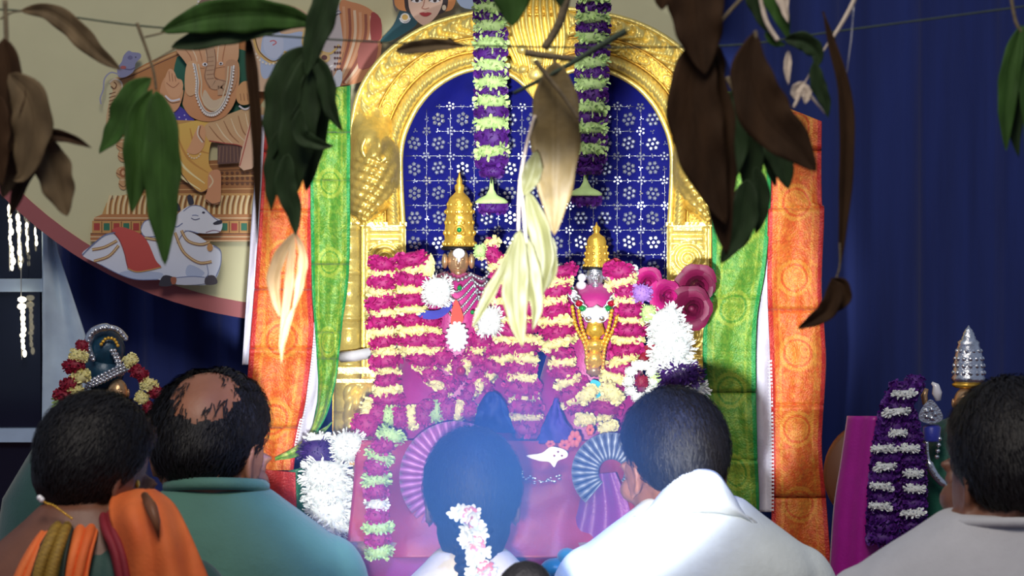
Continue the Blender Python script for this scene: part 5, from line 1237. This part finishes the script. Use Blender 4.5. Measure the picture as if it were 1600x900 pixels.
        b.f += [(i, i + 1, i + 3, i + 2), (i + 2, i + 3, i + 5, i + 4)]; cnt += 1
    o = part('loose_strands', b, M['hair'], ho); o['kind'] = 'stuff'
    return t, hl, Rm
CT = lambda nm, c, **k: mat(nm, c, .8, 0, .06, 20, .25, 120, sheen=.15, **k)
# man with thinning crown in a teal green shirt
t1, h1, _ = person('person', 'person in teal green shirt with balding crown bowing toward the altar', P(332, 700, 4.0), 1.07, rad(-25), rad(-22), 0, P(338, 796, 3.97), .215, M['skin'], CT('teal_shirt', (78, 122, 106)),
       {'baldw': ((.0, -.62, .78), .66), 'thick': .014, 'line': lambda d: hairline(d, -1.1, -.34, .9)}, lower=(60, 60, 70))
COLL = P(338, 796, 3.97)
b = MB(); b.tube([COLL + Vector((math.cos(q) * .074, math.sin(q) * .068, .036 - .012 * math.sin(q))) for q in [2 * PI * k / 36 for k in range(37)]], [.010] * 37, 8, cap=False); part('collar', b, bpy.data.materials['teal_shirt'], t1)
b = MB(); q = catmull([(383, 790), (392, 772), (400, 770), (402, 782), (392, 798)], 4, True); b.prism([P(x, y, 4.02) for x, y in q], [P(x, y, 4.03) for x, y in q]); part('face_mask', b, M['white_cloth'], t1, False)
# man in white with a folded stole
t2, h2, _ = person('person', 'person in bright white shirt with a white stole round the neck', P(1050, 722, 4.0), .96, rad(26), rad(-16), 0, P(1086, 812, 3.97), .20, M['skin'], CT('white_shirt', (226, 234, 232)),
       {'thick': .014, 'line': lambda d: hairline(d, -.92, -.26, .6)}, lower=(210, 210, 200))
b = drape([(1008, 802), (1034, 766), (1058, 744), (1092, 733), (1120, 738), (1140, 764), (1166, 806)], [(976, 822), (1006, 812), (1050, 802), (1096, 802), (1130, 804), (1160, 812), (1186, 828)], 3.875, 60, 14,
          lambda x, y, v: .02 * math.sin(PI * v) - .02 * (1 - v) - .0005 * abs(x - 1092) + .003 * math.sin(x * .09 + v * 5), lambda x, y, v: (232, 238, 236))
solid(part('stole', b, M['cloth_vc'], t2), .006)
# woman with jasmine in her hair
Hc = P(738, 774, 4.28)
t3, h3, _ = person('person', 'person in cream blouse with long black plait in the middle of the row', Hc, .93, rad(4), rad(-6), 0, P(738, 890, 4.26), .15, M['skin2'], CT('cream_blouse', (222, 210, 196)),
       {'thick': .017, 'line': lambda d: hairline(d, -1.3, -1.2, .3), 'blobs': (((0, -.03, -.05), (.066, .066, .085)), ((.0, -.045, -.11), (.045, .05, .06)))}, neck_r=.044, lower=(120, 60, 90))
b = MB(); n = 26
for k in range(n):
    f = k / (n - 1); c = P(738 + 3 * math.sin(k * 1.2), lerp(822, 985, f), 4.28 - .085 - .035 * f)
    b.ell(c + Vector((.006 * (1 if k % 2 else -1), 0, 0)), lerp(.027, .017, f), lerp(.022, .015, f), .012, None, 8, 12)
part('plait', b, M['hair'], t3)
gj = thing('jasmine_garland', 'string of white jasmine and pink buds pinned down the black plait', 'flowers', P(752, 900, 4.15))
b = MB(); b.tube([P(x, y, 4.155) for x, y in catmull([(722, 796), (738, 815), (744, 845), (752, 880), (756, 930)], 5)], .0015, 5); part('thread', b, M['thread'], gj)
def jas(seed):
    r = random.Random(seed); b = MB()
    for q in range(7):
        a = 2 * PI * q / 7 + r.uniform(-.2, .2); d = Vector((math.cos(a), -.35, math.sin(a))).normalized(); sd = d.cross(Vector((0, 1, 0))).normalized(); l = r.uniform(.8, 1.1)
        rows = [[d * (l * u) + sd * (v * w) + Vector((0, -.12 * u * u - .1 * abs(v), 0)) for v in (-1, 0, 1)] for u, w in ((0, .06), (.35, .22), (.7, .26), (.92, .16), (1, .03))]
        b.grid(rows)
    b.ell((0, -.05, 0), .2, .16, .2, nu=5, nv=8); return b
JM = [mesh_of('jasmine', jas(k), M['white_fl']) for k in range(2)]; JP = mesh_of('pink_bud', jas(5), M['pink'])
rr = random.Random(3); path = resample(catmull([(726, 800), (738, 822), (742, 850), (750, 880), (756, 930)], 6), 22)
for k, q in enumerate(path):
    for w in range(2 if k > 1 else 4):
        pk = (k + w) % 6 == 2; o = inst('pink_bud' if pk else 'jasmine_flower', JP if pk else JM[(k + w) % 2], P(q[0] + rr.uniform(-14, 14), q[1] + rr.uniform(-6, 6), 4.147 - rr.random() * .012), (rr.uniform(-.5, .5), rr.uniform(0, 6), rr.uniform(-.5, .5)), (.0155,) * 3, gj)
# man in grey white T-shirt at the edge
t5, h5, _ = person('person', 'person in grey white round neck shirt with thin gold chain at the right edge', P(1580, 738, 3.45), 1.06, rad(22), rad(-6), 0, P(1572, 838, 3.43), .235, M['skin2'], CT('grey_tshirt', (186, 186, 190)),
       {'thick': .016, 'line': lambda d: hairline(d, -.8, -.28, .6)}, neck_r=.060)
def neckring(parent, name, cx, cy, Y, rx, ry, drop, r, m):
    b = MB(); c = P(cx, cy, Y); b.tube([c + Vector((math.cos(a) * rx, math.sin(a) * ry, drop * math.sin(a))) for a in [2 * PI * k / 36 for k in range(37)]], r, 8, cap=False); return part(name, b, m, parent)
neckring(t5, 'collar', 1572, 818, 3.43, .086, .080, -.012, .007, bpy.data.materials['grey_tshirt'])
t6 = thing('neck_chain', 'thin gold chain round the neck of the person in grey white', 'chain', P(1560, 830, 3.37))
for k in range(44):
    a = 2 * PI * k / 44; b = MB(); c = P(1572, 808, 3.43); b.ell(c + Vector((math.cos(a) * .069, math.sin(a) * .069, .014 * math.sin(a))), .0048, .0036, .003, nu=5, nv=7); part('link', b, M['gold_rich'], t6)
# woman in an orange saree
SO = (238, 122, 58)
t4, h4, _ = person('person', 'person in orange saree over a dark teal blouse at the left edge', P(152, 734, 3.45), .84, rad(-38), rad(-24), rad(4), P(130, 826, 3.43), .175, M['skin2'], CT('dark_teal_blouse', (44, 78, 72)),
       {'thick': .018, 'line': lambda d: hairline(d, -1.1, -.35, .7), 'blobs': (((-.012, -.035, -.02), (.068, .068, .066)),)}, sleeve=.3, neck_r=.05, topcut=.09, lower=(170, 80, 40))
orange = lambda x, y, v: mixc(SO, (226, 104, 44), clamp(.5 + noise.noise(Vector((x * .04, y * .02, 2)))))
def over(L, Q, Y, dome, cf, name, back=.10, folds=.006):
    n = 46
    b = drape(L, Q, Y, n, 26, lambda x, y, v: dome * math.sin(PI * clamp(.08 + .84 * v)) - back * math.exp(-max(0, y - min(L[0][1], Q[0][1])) / 26) + folds * math.sin(v * 15 + y * .02), cf)
    return solid(part(name, b, M['cloth_vc'], t4), .004)
over([(214, 768), (180, 776), (172, 800), (186, 850), (206, 940)], [(240, 768), (270, 790), (296, 836), (318, 890), (336, 940)], 3.335, .05, orange, 'shoulder_pleats')
over([(112, 808), (114, 830), (106, 870), (94, 940)], [(160, 806), (154, 832), (144, 870), (132, 940)], 3.325, .008, orange, 'saree_wrap')
over([(76, 812), (52, 850), (30, 890), (10, 940)], [(92, 812), (72, 850), (60, 890), (50, 940)], 3.33, .006, orange, 'saree_wrap')
over([(88, 806), (66, 850), (52, 890), (44, 940)], [(122, 804), (112, 840), (104, 880), (98, 940)], 3.32, .006, lambda x, y, v: (26, 40, 32) if v < .1 or v > .86 else mixc((116, 88, 30), (176, 140, 50), .5 + .5 * math.sin(y * .9) * math.sin(x * .8)), 'gold_green_border')
over([(140, 826), (138, 850), (134, 880), (128, 940)], [(176, 826), (184, 850), (196, 880), (206, 940)], 3.335, .006, lambda x, y, v: (44, 78, 72), 'blouse_back', folds=.001)
over([(154, 802), (160, 830), (176, 866), (192, 940)], [(174, 796), (186, 830), (202, 870), (216, 940)], 3.315, .004, lambda x, y, v: (136, 30, 44), 'maroon_border')
b = MB(); b.tube([P(226, 774, 3.33), P(236, 792, 3.285), P(244, 815, 3.275), P(248, 840, 3.28)], [6 * S(3.3), 10 * S(3.3), 7 * S(3.3), 1 * S(3.3)], 8); part('border_fold', b, M['wood'], t4)
nk = thing('necklace', 'pale gold necklace at the nape of the person in orange', 'necklace', P(85, 800, 3.35))
for k, q in enumerate(resample(catmull([(62, 778), (72, 786), (84, 790), (98, 800), (112, 810)], 6), 16)):
    b = MB(); r_ = .0042 if k < 2 else .0018; b.ell(P(q[0], q[1], 3.35), r_, r_, r_, nu=5, nv=7); part('bead', b, M['pearl'] if k < 2 else M['gold_rich'], nk)
b = MB(); b.ell(P(214, 756, 3.44), .004, .004, .006, nu=6, nv=8); part('earring', b, M['gold_rich'], t4)
# child's head in front of the row
t7, h7, _ = person('person', 'person of whom only a dark hair knot shows at the lower edge', P(822, 1042, 3.25), .9, rad(0), rad(-4), 0, P(822, 1160, 3.23), .13, M['skin2'], CT('child_shirt', (60, 90, 120)),
       {'thick': .008, 'line': lambda d: hairline(d, -1.0, -.5, .7), 'blobs': (((0, -.03, .112), (.040, .040, .040)),)}, neck_r=.044, lower=(60, 60, 80))
# teal and blue cloth bundle on the platform
b = MB()
for (x, y, w, h) in ((868, 888, 24, 16), (886, 870, 16, 14), (850, 896, 16, 10)): b.ell(P(x, y, 4.78), w * S(4.78), .03, h * S(4.78), nu=8, nv=12, fun=lambda d: 1 + .12 * noise.noise(d * 3))
b.c = [rgb((40, 150, 180))] * len(b.v); single('cloth_bundle', b, M['silk_vc'], 'small crumpled teal cloth bundle at the platform edge', 'cloth')

# ------------------------------------------------------------------ bluish haze volume before the altar
def haze_volume(label, c, r, dens):
    b = MB(); b.ell((0, 0, 0), 1, 1, 1, None, 20, 28)
    o = bpy.data.objects.new('incense_smoke', mesh_of('incense_smoke', b, None)); COL.objects.link(o); o.location = c; o.scale = r; tag(o, label, 'haze_volume', kind='stuff')
    m = bpy.data.materials.new('incense_smoke'); m.use_nodes = True; nt = m.node_tree; nt.nodes.remove(nt.nodes['Principled BSDF']); lk = nt.links.new
    v = nt.nodes.new('ShaderNodeVolumeScatter'); v.inputs['Color'].default_value = (.13, .36, 1, 1); v.inputs['Anisotropy'].default_value = .1  # bluish tint of the haze set in the scatter colour
    va = nt.nodes.new('ShaderNodeVolumeAbsorption'); va.inputs['Color'].default_value = (.5, .65, 1, 1); ad = nt.nodes.new('ShaderNodeAddShader')
    tc = nt.nodes.new('ShaderNodeTexCoord'); gr = nt.nodes.new('ShaderNodeTexGradient'); gr.gradient_type = 'SPHERICAL'; nz = nt.nodes.new('ShaderNodeTexNoise'); nz.inputs['Scale'].default_value = 1.6
    lk(tc.outputs['Object'], gr.inputs[0]); lk(tc.outputs['Object'], nz.inputs['Vector'])
    mu = nt.nodes.new('ShaderNodeMath'); mu.operation = 'MULTIPLY'; lk(gr.outputs['Fac'], mu.inputs[0]); lk(nz.outputs['Fac'], mu.inputs[1])
    m2 = nt.nodes.new('ShaderNodeMath'); m2.operation = 'MULTIPLY'; lk(mu.outputs[0], m2.inputs[0]); m2.inputs[1].default_value = dens
    lk(m2.outputs[0], v.inputs['Density']); lk(m2.outputs[0], va.inputs['Density']); lk(v.outputs[0], ad.inputs[0]); lk(va.outputs[0], ad.inputs[1]); lk(ad.outputs[0], nt.nodes['Material Output'].inputs['Volume']); o.data.materials.append(m)
haze_volume('thin bluish haze hanging around the woman with the plait', P(770, 770, 3.85), (.34, .40, .27), 4.5)
